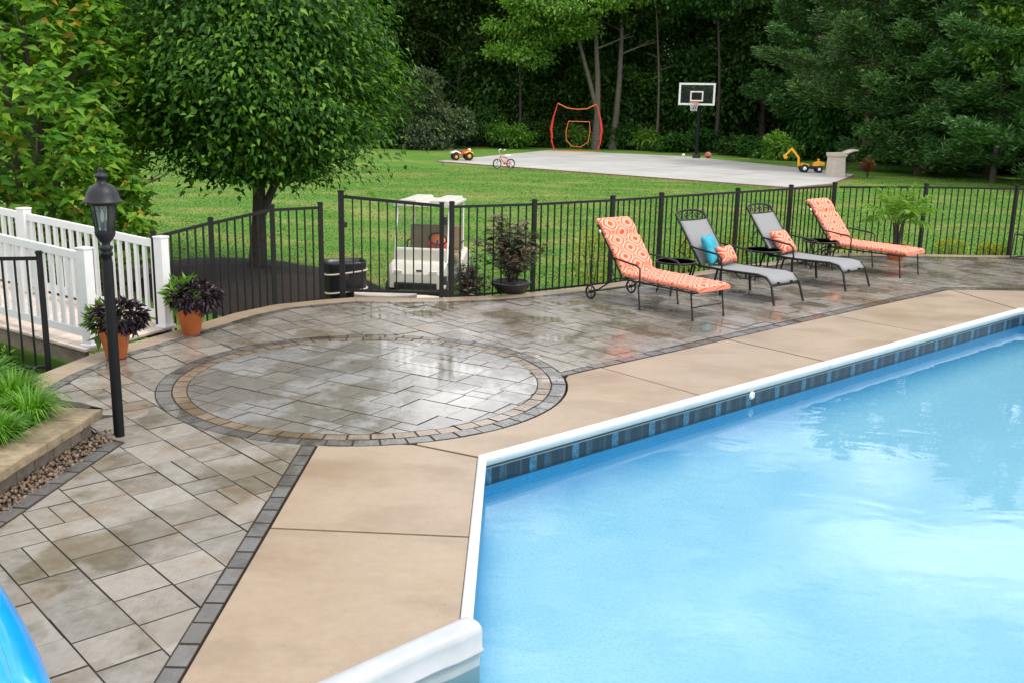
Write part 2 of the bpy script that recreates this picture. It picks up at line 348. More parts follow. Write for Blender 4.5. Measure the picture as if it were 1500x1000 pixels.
# ------------------------------------------------------------------ mesh helpers
def link(name, me, m=None, parent=None):
    o = bpy.data.objects.new(name, me); col.objects.link(o)
    if m is not None and len(me.materials) == 0: me.materials.append(MATS[m])
    if parent is not None: o.parent = parent
    return o
def tag(o, label=None, cat=None, group=None, kind=None):
    for k, v in (('label', label), ('category', cat), ('group', group), ('kind', kind)):
        if v: o[k] = v
    return o
def empty(name, loc=(0, 0, 0), rz=0.0, label=None, cat=None, group=None):
    o = bpy.data.objects.new(name, None); col.objects.link(o); o.empty_display_size = .2
    o.location = loc; o.rotation_euler = (0, 0, rz)
    return tag(o, label, cat, group)
def copy_tree(o, parent=None):
    c = o.copy(); col.objects.link(c); c.parent = parent
    for ch in list(o.children): copy_tree(ch, c)
    return c

class MB:
    def __init__(s): s.v = []; s.f = []; s.sm = []
    def add(s, vs, fs, smooth=False):
        n = len(s.v); s.v += [tuple(p) for p in vs]; s.f += [tuple(i + n for i in f) for f in fs]; s.sm += [smooth] * len(fs); return s
    def box(s, c, d, rz=0.0, M=None):
        hx, hy, hz = d[0] / 2, d[1] / 2, d[2] / 2
        P = [Vector((x, y, z)) for z in (-hz, hz) for x, y in ((-hx, -hy), (hx, -hy), (hx, hy), (-hx, hy))]
        T = Matrix.Translation(c) @ (M if M is not None else Matrix.Rotation(rz, 4, 'Z'))
        return s.add([T @ p for p in P], [(3, 2, 1, 0), (4, 5, 6, 7), (0, 1, 5, 4), (1, 2, 6, 5), (2, 3, 7, 6), (3, 0, 4, 7)])
    def bar(s, a, b, wx, wy=None, up=(0, 0, 1)):
        a, b = Vector(a), Vector(b); d = b - a; wy = wy or wx
        z = d.normalized(); u = Vector(up)
        if abs(z.dot(u)) > .98: u = Vector((1, 0, 0))
        x = u.cross(z).normalized(); y = z.cross(x)
        M = Matrix((x, y, z)).transposed().to_4x4()
        return s.box((a + b) / 2, (wx, wy, d.length), M=M)
    def tube(s, pts, r, n=8, caps=True, smooth=True):
        pts = [Vector(p) for p in pts]; rs = r if isinstance(r, (list, tuple)) else [r] * len(pts)
        vs = []; up = None
        for i, p in enumerate(pts):
            d = (pts[min(i + 1, len(pts) - 1)] - pts[max(i - 1, 0)]).normalized()
            if up is None:
                up = Vector((0, 0, 1)) if abs(d.z) < .9 else Vector((1, 0, 0))
            x = up.cross(d).normalized(); y = d.cross(x); up = y
            vs += [p + (x * math.cos(2 * math.pi * k / n) + y * math.sin(2 * math.pi * k / n)) * rs[i] for k in range(n)]
        fs = [(i * n + k, i * n + (k + 1) % n, (i + 1) * n + (k + 1) % n, (i + 1) * n + k) for i in range(len(pts) - 1) for k in range(n)]
        s.add(vs, fs, smooth)
        if caps:
            m = len(pts) - 1
            s.add(vs[:n], [tuple(range(n))[::-1]]); s.add(vs[m * n:], [tuple(range(n))])
        return s
    def ring(s, c, R_, r, n=24, k=6, axis='Z', M=None):
        vs = []; 
        T = Matrix.Translation(c) @ (M if M is not None else Matrix())
        for i in range(n):
            a = 2 * math.pi * i / n
            for j in range(k):
                b = 2 * math.pi * j / k; q = R_ + r * math.cos(b)
                p = Vector((q * math.cos(a), q * math.sin(a), r * math.sin(b)))
                if axis == 'Y': p = Vector((p.x, p.z, p.y))
                if axis == 'X': p = Vector((p.z, p.x, p.y))
                vs.append(T @ p)
        fs = [(i * k + j, ((i + 1) % n) * k + j, ((i + 1) % n) * k + (j + 1) % k, i * k + (j + 1) % k) for i in range(n) for j in range(k)]
        return s.add(vs, fs, True)
    def lathe(s, prof, n=20, c=(0, 0, 0), smooth=True, M=None):
        T = Matrix.Translation(c) @ (M if M is not None else Matrix())
        vs = [T @ Vector((r * math.cos(2 * math.pi * k / n), r * math.sin(2 * math.pi * k / n), z)) for r, z in prof for k in range(n)]
        fs = [(i * n + k, i * n + (k + 1) % n, (i + 1) * n + (k + 1) % n, (i + 1) * n + k) for i in range(len(prof) - 1) for k in range(n)]
        s.add(vs, fs, smooth)
        if prof[0][0] > 1e-4: s.add(vs[:n], [tuple(range(n))[::-1]])
        if prof[-1][0] > 1e-4: s.add(vs[-n:], [tuple(range(n))])
        return s
    def prism(s, poly, z0, z1):
        n = len(poly); vs = [(p[0], p[1], z0) for p in poly] + [(p[0], p[1], z1) for p in poly]
        return s.add(vs, [tuple(range(n))[::-1], tuple(range(n, 2 * n))] + [(i, (i + 1) % n, n + (i + 1) % n, n + i) for i in range(n)])
    def loft(s, rings, close=True, smooth=True, caps=True):
        n = len(rings[0]); vs = [p for r in rings for p in r]
        fs = [(i * n + k, i * n + (k + 1) % n, (i + 1) * n + (k + 1) % n, (i + 1) * n + k) for i in range(len(rings) - 1) for k in range(n if close else n - 1)]
        s.add(vs, fs, smooth)
        if caps: s.add(rings[0], [tuple(range(n))[::-1]]); s.add(rings[-1], [tuple(range(n))])
        return s
    def mesh(s, name, bevel=0, merge=False):
        me = bpy.data.meshes.new(name); me.from_pydata(s.v, [], s.f)
        me.polygons.foreach_set('use_smooth', s.sm)
        if bevel or merge:
            bm = bmesh.new(); bm.from_mesh(me)
            if merge: bmesh.ops.remove_doubles(bm, verts=bm.verts, dist=1e-5)
            if bevel:
                ed = [e for e in bm.edges if len(e.link_faces) == 2 and e.calc_face_angle(0) > .6]
                bmesh.ops.bevel(bm, geom=ed, offset=bevel, segments=2, profile=.6, affect='EDGES', clamp_overlap=True)
            bmesh.ops.recalc_face_normals(bm, faces=bm.faces); bm.to_mesh(me); bm.free()
        me.update(); return me
    def build(s, name, m, parent=None, bevel=0, merge=False):
        return link(name, s.mesh(name, bevel, merge), m, parent)

def np_mesh(name, v, f):
    me = bpy.data.meshes.new(name); v = np.asarray(v, np.float32); f = np.asarray(f, np.int32); k = f.shape[1]
    me.vertices.add(len(v)); me.vertices.foreach_set('co', v.ravel())
    me.loops.add(f.size); me.loops.foreach_set('vertex_index', f.ravel())
    me.polygons.add(len(f)); me.polygons.foreach_set('loop_start', np.arange(0, f.size, k, dtype=np.int32))
    me.update(calc_edges=True); return me
def unit(a): return a / np.maximum(np.linalg.norm(a, axis=-1, keepdims=True), 1e-9)
def leaves(c, d, nrm, Ln, W, droop=.25, fold=.12, four=True):
    """pointed leaves: base c, direction d, normal nrm; folded along the midrib and bent"""
    c, d, nrm = map(np.asarray, (c, d, nrm)); n = len(c); d = unit(d); sd = unit(np.cross(d, nrm)); up = unit(np.cross(sd, d))
    Ln = np.broadcast_to(Ln, (n,))[:, None]; W = np.broadcast_to(W, (n,))[:, None]
    b = c; t = c + d * Ln - up * Ln * droop
    l = c + d * Ln * .48 + sd * W * .5 + up * W * fold; r = c + d * Ln * .48 - sd * W * .5 + up * W * fold
    if four:
        m = c + d * Ln * .5 - up * Ln * droop * .2
        V = np.stack([b, m, t, l, r], 1).reshape(-1, 3); i = np.arange(n)[:, None] * 5
        F = np.concatenate([i + [0, 4, 1], i + [0, 1, 3], i + [1, 4, 2], i + [1, 2, 3]], 0)
    else:
        V = np.stack([b, r, t, l], 1).reshape(-1, 3); i = np.arange(n)[:, None] * 4
        F = np.concatenate([i + [0, 1, 2], i + [0, 2, 3]], 0)
    return V, F
def merge_np(parts):
    V = []; F = []; o = 0
    for v, f in parts: V.append(v); F.append(f + o); o += len(v)
    return np.concatenate(V), np.concatenate(F)
def sph(n): return unit(rng.normal(size=(n, 3)))

# ------------------------------------------------------------------ terrain
def sstep(a, b, x): t = np.clip((x - a) / (b - a), 0, 1); return t * t * (3 - 2 * t)
PATIO = [(-3.2, 2.2), (-3.32, 5.0), (-3.20, 6.04), (-3.06, 7.45), (-3.4, 7.75), (-4.45, 8.5), (-4.42, 9.3), (-4.25, 10.1), (-3.86, 10.98), (-3.66, 11.46), (-3.38, 12.18), (-3.03, 12.74),
         (-2.5, 13.13), (-2.1, 13.34), (-1.36, 13.36), (-.9, 13.46), (-.29, 13.66), (.42, 14.08), (1.02, 14.5), (5.76, 18.42), (7.44, 18.56), (15, 18.9), (21, 15), (21, -4), (-3.2, -4)]
def in_poly(x, y, poly):
    r = np.zeros(np.shape(x), bool); j = len(poly) - 1
    for i in range(len(poly)):
        xi, yi = poly[i]; xj, yj = poly[j]
        c = ((yi > y) != (yj > y)) & (x < (xj - xi) * (y - yi) / (yj - yi + 1e-12) + xi); r ^= c; j = i
    return r
def T(x, y):
    x = np.asarray(x, float); y = np.asarray(y, float)
    z = -.20 - .56 * np.exp(-((x + 3.0) / 4.2) ** 2) * (1 - sstep(18, 31, y)) * sstep(2, 8, y)
    z += .03 * np.sin(x * .31 + 1) * np.sin(y * .23) * sstep(14, 20, y) * (1 - sstep(28, 34, y))
    z += .012 * np.clip(y - 66, 0, 200)
    return z
def inset_poly(poly, d):
    n = len(poly); out = []; A = sum(poly[i][0] * poly[(i + 1) % n][1] - poly[(i + 1) % n][0] * poly[i][1] for i in range(n)); sg = 1 if A > 0 else -1
    for i in range(n):
        p0, p1, p2 = (Vector(poly[k % n]) for k in (i - 1, i, i + 1))
        e1, e2 = (p1 - p0).normalized(), (p2 - p1).normalized()
        n1, n2 = Vector((-e1.y, e1.x)) * sg, Vector((-e2.y, e2.x)) * sg
        b = (n1 + n2); k = d / max(.35, b.dot(n1)); out.append(tuple(p1 + b * k))
    return out
PIN = inset_poly(PATIO, .15)
def make_ground():
    xs = np.unique(np.concatenate([np.arange(-12, 24, .3), np.arange(-70, -12, 3), np.arange(24, 90, 3), [-400, -250, -150, 150, 250, 400]]))
    ys = np.unique(np.concatenate([np.arange(-6, 34, .3), np.arange(34, 120, 3), [-300, -150, -60, -20, 180, 300, 500]]))
    X, Y = np.meshgrid(xs, ys); Z = T(X, Y); ins = in_poly(X, Y, PIN); Z[ins] = -2.6
    v = np.stack([X, Y, Z], -1).reshape(-1, 3); nx = len(xs); i = np.arange(len(ys) - 1)[:, None] * nx + np.arange(nx - 1)[None]
    i = i.ravel(); f = np.stack([i, i + 1, i + nx + 1, i + nx], 1)
    me = np_mesh('lawn', v, f); me.polygons.foreach_set('use_smooth', np.ones(len(f), bool))
    tag(link('lawn', me, 'lawn'), 'mown green lawn with dry yellow streaks sloping to the wood', kind='structure')
make_ground()

def grass():
    n = 300000
    y = 12.5 + 30 * rng.random(n) ** 1.6; x = (-.56 + 1.16 * rng.random(n)) * y
    k = ~in_poly(x, y, inset_poly(PATIO, -.02)); k &= (x > -6.5) | (y > 11); k &= ~in_poly(x, y, COURT_POLY)
    k &= ~((((x + 4.4) / 2.1) ** 2 + ((y - 17.3) / 2.0) ** 2) < 1)
    x, y = x[k], y[k]; n = len(x); z = T(x, y) - .005
    h = (.016 + .020 * rng.random(n)); a = rng.random(n) * 6.28; wd = (.006 + .004 * rng.random(n)) * (1 + y * .05)
    b = np.stack([x, y, z], -1); s = np.stack([np.cos(a), np.sin(a), 0 * a], -1) * wd[:, None]
    ln = np.stack([rng.normal(size=n) * .4, rng.normal(size=n) * .4, np.ones(n)], -1) * h[:, None]
    V = np.stack([b - s, b + s, b + ln], 1).reshape(-1, 3); F = np.arange(3 * n).reshape(-1, 3)
    tag(link('grass', np_mesh('grass', V, F), 'grass_blade'), 'short mown grass blades of the lawn beyond the fence', 'grass', kind='stuff')

# ------------------------------------------------------------------ paving
CIRC, CR = Vector((-1.366, 9.31)), 1.885
def cdt_clip(subject, regions_in, regions_out):
    """subject polygon clipped to the inside of some polygons and the outside of others -> list of polygons"""
    ccw = lambda P: list(P) if sum(P[i][0] * P[(i + 1) % len(P)][1] - P[(i + 1) % len(P)][0] * P[i][1] for i in range(len(P))) > 0 else list(P)[::-1]
    subject = ccw(subject); regions_in = [ccw(r) for r in regions_in]; regions_out = [ccw(r) for r in regions_out]
    pts = [Vector(p) for p in subject]; faces = [list(range(len(subject)))]
    for rg in regions_in + regions_out:
        o = len(pts); pts += [Vector(p) for p in rg]; faces.append(list(range(o, o + len(rg))))
    V, E, F, ov, oe, of = delaunay_2d_cdt(pts, [], faces, 0, 1e-5)
    keep = [f for f, orig in zip(F, of) if 0 in orig and all((1 + i) in orig for i in range(len(regions_in))) and not any((1 + len(regions_in) + i) in orig for i in range(len(regions_out)))]
    if not keep: return []
    ec = {}
    for f in keep:
        for a, b in zip(f, list(f[1:]) + [f[0]]): ec[(a, b)] = 1
    nxt = {}
    for (a, b) in ec:
        if (b, a) not in ec: nxt.setdefault(a, []).append(b)
    out = []
    while nxt:
        s = next(iter(nxt)); loop = [s]; cur = nxt[s].pop()
        if not nxt[s]: del nxt[s]
        while cur != s and cur in nxt:
            loop.append(cur); q = nxt[cur].pop()
            if not nxt[cur]: del nxt[cur]
            cur = q
        if len(loop) >= 3: out.append([tuple(V[i]) for i in loop])
    return out
def poly_area(p): return abs(sum(p[i][0] * p[(i + 1) % len(p)][1] - p[(i + 1) % len(p)][0] * p[i][1] for i in range(len(p)))) / 2
def simplify(p, eps=.004):
    q = []
    n = len(p)
    for i in range(n):
        a, b, c = Vector(p[i - 1]), Vector(p[i]), Vector(p[(i + 1) % n])
        if (b - a).length < 1e-4: continue
        d = (c - a); 
        if d.length > 1e-6 and abs(d.normalized().cross(b - a)) < 1e-5 and (b - a).dot(d) > 0: continue
        q.append(p[i])
    return q
SLABS = {}
def slab_mesh(poly, th=.045, ch=.003, key=None):
    """one stone: centred polygon, chamfered top edge, top at z = 0"""
    if key and key in SLABS: return SLABS[key]
    bm = bmesh.new(); vs = [bm.verts.new((p[0], p[1], -ch)) for p in poly]
    f = bm.faces.new(vs); f.normal_update()
    if f.normal.z < 0: f.normal_flip()
    r = bmesh.ops.inset_individual(bm, faces=[f], thickness=ch * .8, depth=0)
    for v in f.verts: v.co.z = 0
    edges = [e for e in bm.edges if len(e.link_faces) == 1]
    ex = bmesh.ops.extrude_edge_only(bm, edges=edges)
    for v in [g for g in ex['geom'] if isinstance(g, bmesh.types.BMVert)]: v.co.z = -th
    bmesh.ops.recalc_face_normals(bm, faces=bm.faces)
    for q in bm.faces: q.normal_update(); q.material_index = 0 if abs(q.normal.z) > .97 else 1
    me = bpy.data.meshes.new('paver'); bm.to_mesh(me); bm.free()
    if key: SLABS[key] = me
    return me
def lay(poly, name, m, parent, rect=None, jit=.0016, tilt=.0022, z=0.0):
    c = Vector((sum(p[0] for p in poly) / len(poly), sum(p[1] for p in poly) / len(poly)))
    if rect:
        w_, h_, ang = rect; key = (name, m, round(w_, 3), round(h_, 3))
        me = slab_mesh([(-w_ / 2, -h_ / 2), (w_ / 2, -h_ / 2), (w_ / 2, h_ / 2), (-w_ / 2, h_ / 2)], key=key)
        if len(me.materials) == 0: me.materials.append(MATS[m]); me.materials.append(MATS['stone_edge'])
        o = link(name, me, None, parent); o.rotation_euler = (random.gauss(0, tilt), random.gauss(0, tilt), ang)
    else:
        me = slab_mesh([(p[0] - c.x, p[1] - c.y) for p in poly]); o = link(name, me, m, parent); me.materials.append(MATS['stone_edge']); o.rotation_euler = (random.gauss(0, tilt), random.gauss(0, tilt), 0)
    o.location = (c.x, c.y, z + random.gauss(0, jit)); return o
def ashlar(x0, x1, y0, y1, org, ang, gap=.0075):
    """coursed random ashlar in a frame turned by ang; yields polygons with their size"""
    ca, sa = math.cos(ang), math.sin(ang)
    def W(p): return (org[0] + p[0] * ca - p[1] * sa, org[1] + p[0] * sa + p[1] * ca)
    y = y0; prev = None
    while y < y1:
        h = random.choice([.16, .32, .32, .32]); x = x0 - random.random() * .6
        while x < x1:
            l = random.choice([.24, .32, .32, .48, .48] if h > .2 else [.24, .32, .40])
            if h > .2 and random.random() < .16:
                cuts = [(.16, 0), (.16, .16)]
            else: cuts = [(h, 0)]
            for hh, oy in cuts:
                r = (x + gap / 2, y + oy + gap / 2, x + l - gap / 2, y + oy + hh - gap / 2)
                yield [W((r[0], r[1])), W((r[2], r[1])), W((r[2], r[3])), W((r[0], r[3]))], (r[2] - r[0], r[3] - r[1])
            x += l
        y += h
def course(poly, width, length, name, m, parent, side=1, gap=.006, closed=False, z=0.0):
    """a row of border stones on the left (side 1) or right (-1) of a line"""
    P = [Vector(p[:2]) for p in poly]
    if closed: P.append(P[0])
    # resample
    seg = [(P[i + 1] - P[i]).length for i in range(len(P) - 1)]; tot = sum(seg); n = max(1, round(tot / length))
    def at(s):
        for i, q in enumerate(seg):
            if s <= q or i == len(seg) - 1:
                d = (P[i + 1] - P[i]).normalized(); return P[i] + d * s, d
            s -= q
    nodes = []
    for k in range(n + 1):
        s = tot * k / n; a, d0 = at(max(0, s - .05)); b, d1 = at(min(tot, s + .05)); p, _ = at(s); d = (b - a).normalized()
        if k == 0 and not closed: d = at(.01)[1]
        nrm = Vector((-d.y, d.x)) * side; nodes.append((p, p + nrm * width))
    if closed: nodes[-1] = nodes[0]
    for k in range(n):
        (a, b), (c, d) = nodes[k], nodes[k + 1]
        def sh(p, q): return p + (q - p).normalized() * gap / 2
        quad = [sh(a, c), sh(c, a), sh(d, b), sh(b, d)]
        cx = sum((Vector(q) for q in quad), Vector((0, 0))) / 4
        quad = [tuple(cx + (q - cx) * (1 - gap / max(.05, width))) for q in quad]
        lay(quad, name, m, parent, z=z)
def circle_poly(r, n=96): return [(CIRC.x + r * math.cos(2 * math.pi * k / n), CIRC.y + r * math.sin(2 * math.pi * k / n)) for k in range(n)]

SOLDIER_X = -1.585
BORDER_R = [G(828, 549), G(987, 514), G(1173, 472), G(1388, 424), (9.0, 15.0), (14, 15.1)]
BR = [Vector(p[:2]) for p in BORDER_R]
COP = [(-.235, 4.72), (-.235, 7.23), (6.77, 13.47), (13.2, 13.47), (18, 9), (18, 3), (14, .8), (1.6, .8), (.3, 1.9), (-1.35, 3.55)]   # outer coping line, then round behind the camera
def paving():
    band_w, dark_w = .27, .12
    edge = PATIO[5:22]                       # outer line of the tan band
    ring_in = inset_poly(PATIO, band_w); ring_dk = inset_poly(PATIO, band_w + dark_w)
    bp = [p for p in inset_poly(PATIO, .01)[:22]] + [(15, 15.3), (9.0, 15.25)] + [tuple(p) for p in (BR[3], BR[2], BR[1], BR[0])] + [(-.2, 9.1), (-.6, 7.6), (SOLDIER_X + .1, 7.4), (SOLDIER_X + .1, 2.2)]
    base = tag(MB().prism(bp, -.9, -.006).build('patio_base', 'sand'), 'bed of dark sand and fill below the wet paving', kind='structure')
    MB().prism(circle_poly(CR - .01), -.88, -.0075).build('circle_base', 'sand', base)
    field = empty('paver_patio', label='rain-wet patio of random grey and tan stone pavers round the pool'); tag(field, kind='structure')
    back = empty('paver_patio', label='rain-wet patio of stone pavers under the sun loungers'); tag(back, kind='structure')
    far = empty('paver_patio', label='rain-wet patio of stone pavers between the potted palm and the pool deck'); tag(far, kind='structure')
    disc = empty('paver_circle', label='round paved medallion of grey stone inside a double ring of border stones'); tag(disc, kind='structure')
    edgeo = empty('patio_edging', label='tan concrete band with a dark stone row along the fence'); tag(edgeo, kind='structure')
    # tan band in long pieces
    outer = edge; inner = ring_in[5:22]
    for i in range(len(outer) - 1):
        a, b, c, d = map(Vector, (outer[i], outer[i + 1], inner[i + 1], inner[i])); n = max(1, round((b - a).length / 1.6))
        for k in range(n):
            t0, t1 = k / n, (k + 1) / n
            q = [a.lerp(b, t0), a.lerp(b, t1), d.lerp(c, t1), d.lerp(c, t0)]
            cx = sum(q, Vector((0, 0))) / 4; q = [tuple(cx + (p - cx) * .998) for p in q]
            o = lay(q, 'band_slab', 'deck_concrete', edgeo, jit=0, tilt=0); o.data.materials[1] = MATS['slab_edge']
    course(inner, dark_w - .01, .215, 'edge_stone', 'dark_stone', edgeo, side=-1)
    # region of the field stones
    region = ring_dk[5:22] + [(15, 15.3), (9.0, 15.16)] + [tuple(p + Vector((0, .17))) for p in (BR[3],)] + [tuple(BR[i] + Vector((-.10, .115))) for i in (2, 1)] + [(.50, 9.75)] + [(.3, 9.0), (-.9, 7.6), (SOLDIER_X - .006, 7.6), (SOLDIER_X - .006, 2.4), (-3.06, 2.4), (-3.17, 5.0), (-3.06, 6.04), (-2.93, 7.40), (-3.2, 7.55)]
    circ = circle_poly(CR + .004)
    cnt = 0
    for poly, (w_, h_) in ashlar(-13, 13, -9, 17.5, (-2.0, 8.0), R(-48)):
        cx, cy = sum(p[0] for p in poly) / 4, sum(p[1] for p in poly) / 4
        if not (-5 < cx < 11.6 and 3.3 < cy < 19.2): continue
        xs = np.array([p[0] for p in poly]); ys = np.array([p[1] for p in poly])
        inn = in_poly(xs, ys, region); dist = math.hypot(cx - CIRC.x, cy - CIRC.y)
        par = (far if cx > 4.6 else back) if cx + .35 * (cy - 9.5) > .8 else field
        if inn.all() and dist > CR + .5:
            # every corner in, and no boundary corner inside
            lay(poly, 'paver', 'paver', par, rect=(w_, h_, R(-48)))
        elif inn.any() or in_poly(np.array([cx]), np.array([cy]), region)[0]:
            for q in cdt_clip(poly, [region], [circ]):
                q = simplify(q)
                if len(q) >= 3 and poly_area(q) > .0025: lay(q, 'paver', 'paver', par)
    inner_c = circle_poly(CR - .272)
    for poly, (w_, h_) in ashlar(-2.3, 2.3, -2.3, 2.3, CIRC, R(-30)):
        xs = np.array([p[0] for p in poly]); ys = np.array([p[1] for p in poly]); d = np.hypot(xs - CIRC.x, ys - CIRC.y)
        if (d < CR - .276).all(): lay(poly, 'paver', 'circle_paver', disc, rect=(w_, h_, R(-30)))
        elif (d < CR - .28).any():
            for q in cdt_clip(poly, [inner_c], []):
                q = simplify(q)
                if len(q) >= 3 and poly_area(q) > .002: lay(q, 'paver', 'circle_paver', disc)
    course(circle_poly(CR), .135, .215, 'ring_stone', 'dark_stone', disc, side=1, closed=True)
    course(circle_poly(CR - .141), .125, .19, 'ring_stone', 'tan_stone', disc, side=1, closed=True)
    # soldier courses beside the pool deck and the gravel
    sol = empty('soldier_course', label='straight row of charcoal border stones between pavers and pool deck'); tag(sol, kind='structure')
    course([(SOLDIER_X, 2.4), (SOLDIER_X, 7.41)], .105, .205, 'border_stone', 'dark_stone', sol, side=-1)
    course([tuple(BR[0] + Vector((-.02, .0)))] + [tuple(p) for p in BR[1:]], .13, .215, 'border_stone', 'dark_stone', sol, side=1)
    course([(-3.2, 2.4), (-3.31, 5.0), (-3.2, 6.04), (-3.07, 7.42)], .12, .215, 'border_stone', 'dark_stone', sol, side=-1)
paving()

# ------------------------------------------------------------------ pool deck, pool
def offs(poly, d): return inset_poly(poly, d)
def pool():
    deck = empty('pool_deck', label='tan brushed concrete pool deck cut into slabs'); tag(deck, kind='structure')
    def slab(poly):
        q = inset_poly(poly, .0075); bm_poly = [(p[0], p[1]) for p in q]
        c = Vector((sum(p[0] for p in bm_poly) / len(bm_poly), sum(p[1] for p in bm_poly) / len(bm_poly)))
        o = link('deck_slab', slab_mesh([(p[0] - c.x, p[1] - c.y) for p in bm_poly], th=.16, ch=.006), 'deck_concrete', deck); o.data.materials.append(MATS['slab_edge']); o.location = (c.x, c.y, random.uniform(-.0015, .0015))
    sx = SOLDIER_X + .112; cx = -.229
    circ_arc = [(CIRC.x + (CR + .006) * math.cos(R(a)), CIRC.y + (CR + .006) * math.sin(R(a))) for a in range(-94, 10, 4)]
    arcA = [p for p in circ_arc if p[0] < -.77]; 
    slab([(sx, 5.87), (cx, 5.80), (cx, 7.22), (-.74, 7.49)] + arcA[::-1] + [(sx, 7.42)])
    slab([(sx, 2.6), (-1.95 + .6, 3.0), (-1.40, 3.62), (-.80, 4.19), (cx, 4.73), (cx, 5.80), (sx, 5.87)])
    arcB = [p for p in circ_arc if -.77 <= p[0] and p[1] < 9.62]
    n45 = (Vector(COP[2]) - Vector(COP[1])).normalized()
    def on_cop(s): return tuple(Vector(COP[1]) + n45 * s + Vector((-n45.y, n45.x)) * .006)
    def proj(p): return on_cop((Vector(p[:2]) - Vector(COP[1])).dot(n45))
    J = [G(888, 540), G(1080, 500), G(1248, 467)]
    def onb(p):   # drop onto the border line
        best = None
        for a, b in zip(BR[:-1], BR[1:]):
            t = max(0, min(1, (Vector(p[:2]) - a).dot(b - a) / (b - a).length_squared)); q = a + (b - a) * t
            if best is None or (q - Vector(p[:2])).length < best[0]: best = ((q - Vector(p[:2])).length, q)
        q = best[1]; return (q.x + .004, q.y - .006)
    j = [onb(p) for p in J]
    slab([(-.73, 7.49), (cx + .01, 7.225), proj(J[0]), j[0], (BR[0].x + .02, BR[0].y - .006)] + arcB[::-1])
    slab([j[0], proj(J[0]), proj(J[1]), j[1], (BR[1].x + .004, BR[1].y - .006)])
    slab([j[1], proj(J[1]), proj(J[2]), j[2], (BR[2].x, BR[2].y - .006)])
    slab([j[2], proj(J[2]), (COP[2][0] - .01, COP[2][1] + .005), (BR[3].x + .03, BR[3].y - .006)])
    slab([(BR[3].x + .04, BR[3].y - .008), (COP[2][0], COP[2][1] + .006), (10.2, 13.48), (10.2, 14.99)])
    slab([(10.2, 15.0), (10.2, 13.48), (13.2, 13.48), (14, 15.0)])
    slab([(14, 15.0), (13.2, 13.48), (18.02, 9), (20, 9)]); slab([(20, 9), (18.02, 9), (18.02, 3), (20, 3)])
    # shell
    inner = offs(COP, .055) if True else COP
    n = len(inner); vs = []; fs = []; uvs = []
    zt, zb = -.03, -.75; run = 0
    P = inner
    me = bpy.data.meshes.new('liner_wall'); bm = bmesh.new(); ul = bm.loops.layers.uv.new('UVMap')
    prof = [(0, -.03), (0, -.215), (0, -.36), (.03, -.46), (.10, -.55), (.22, -.63), (.40, -.69), (.65, -.73), (1.0, zb)]
    loops = [inset_poly(COP, .055 + u) for u, z in prof]
    rows = [[bm.verts.new((p[0], p[1], z)) for p in lp] for lp, (u, z) in zip(loops, prof)]
    for i in range(n):
        l = (Vector(P[(i + 1) % n]) - Vector(P[i])).length; j = (i + 1) % n
        for r in range(len(prof) - 1):
            f = bm.faces.new([rows[r][i], rows[r][j], rows[r + 1][j], rows[r + 1][i]]); f.smooth = r > 1
            v0, v1 = -.03 - prof[r][1], -.03 - prof[r + 1][1]
            for lp, uv in zip(f.loops, ((run, v0), (run + l, v0), (run + l, v1), (run, v1))): lp[ul].uv = uv
        run += l
    floor_poly = loops[-1]
    bm.to_mesh(me); bm.free()
    pl = empty('swimming_pool', label='angular vinyl-lined pool with a dark patterned tile band', cat=None); tag(pl, kind='structure')
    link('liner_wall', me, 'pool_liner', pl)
    MB().add([(p[0], p[1], zb) for p in floor_poly], [tuple(range(n))[::-1]]).build('liner_floor', 'pool_floor', pl)
    wt = MB().add([(p[0], p[1], -.185) for p in offs(COP, .052)], [tuple(range(n))[::-1]]).build('pool_water', 'pool_water'); tag(wt, 'clear blue pool water reflecting bright clouds', kind='structure')
    # coping lengths with small butt joints
    prof = [(0, -.06), (0, .010), (.010, .020), (.032, .025), (.054, .020), (.064, .006), (.064, -.018), (.058, -.026), (.056, -.06)]
    for i in range(n - 1):
        a, b = Vector(COP[i]), Vector(COP[(i + 1) % n]); l = (b - a).length; k = max(1, round(l / 2.3))
        inr = [Vector(p) for p in offs(COP, 1.0)]
        for s in range(k):
            r0, r1 = s / k, (s + 1) / k
            A = a.lerp(b, r0); B = a.lerp(b, r1); d = (b - a).normalized(); nn = Vector((d.y, -d.x))
            ia = (inr[i] - a) if s == 0 else nn; ib = (inr[(i + 1) % n] - b) if s == k - 1 else nn
            g0 = .002 if s else 0; g1 = .002 if s < k - 1 else 0
            ring0 = [((A + d * g0 + ia * u).x, (A + d * g0 + ia * u).y, z) for u, z in prof]; ring1 = [((B - d * g1 + ib * u).x, (B - d * g1 + ib * u).y, z) for u, z in prof]
            MB().loft([ring0, ring1], True, True, True).build('coping_length', 'coping_white', pl, merge=False)
    # return fitting in the tile band
    jp = G(1103, 579, -.10); s_ = (Vector(jp[:2]) - Vector(COP[1])).dot(n45); q = Vector(COP[1]) + n45 * s_ + Vector((n45.y, -n45.x)) * .058
    Mx = Matrix.Rotation(math.atan2(-n45.x, n45.y), 4, 'Z') @ Matrix.Rotation(R(90), 4, 'Y')
    MB().lathe([(.04, 0), (.04, .008), (.028, .014), (.024, .02), (.012, .024), (.012, .012), (.001, .012)], 16, (q.x, q.y, -.10), M=Mx).build('return_jet', 'coping_white', pl)
    # moulded white stair unit in the pool corner
    a, b = Vector((-.22, 4.73)), Vector((-1.37, 3.58)); d = (b - a).normalized(); nn = Vector((-d.y, d.x))   # nn points into the pool
    st = empty('pool_stair', (a.x, a.y, 0), label='white moulded pool stair wall with a rounded lip set into the deck edge', cat='pool stair')
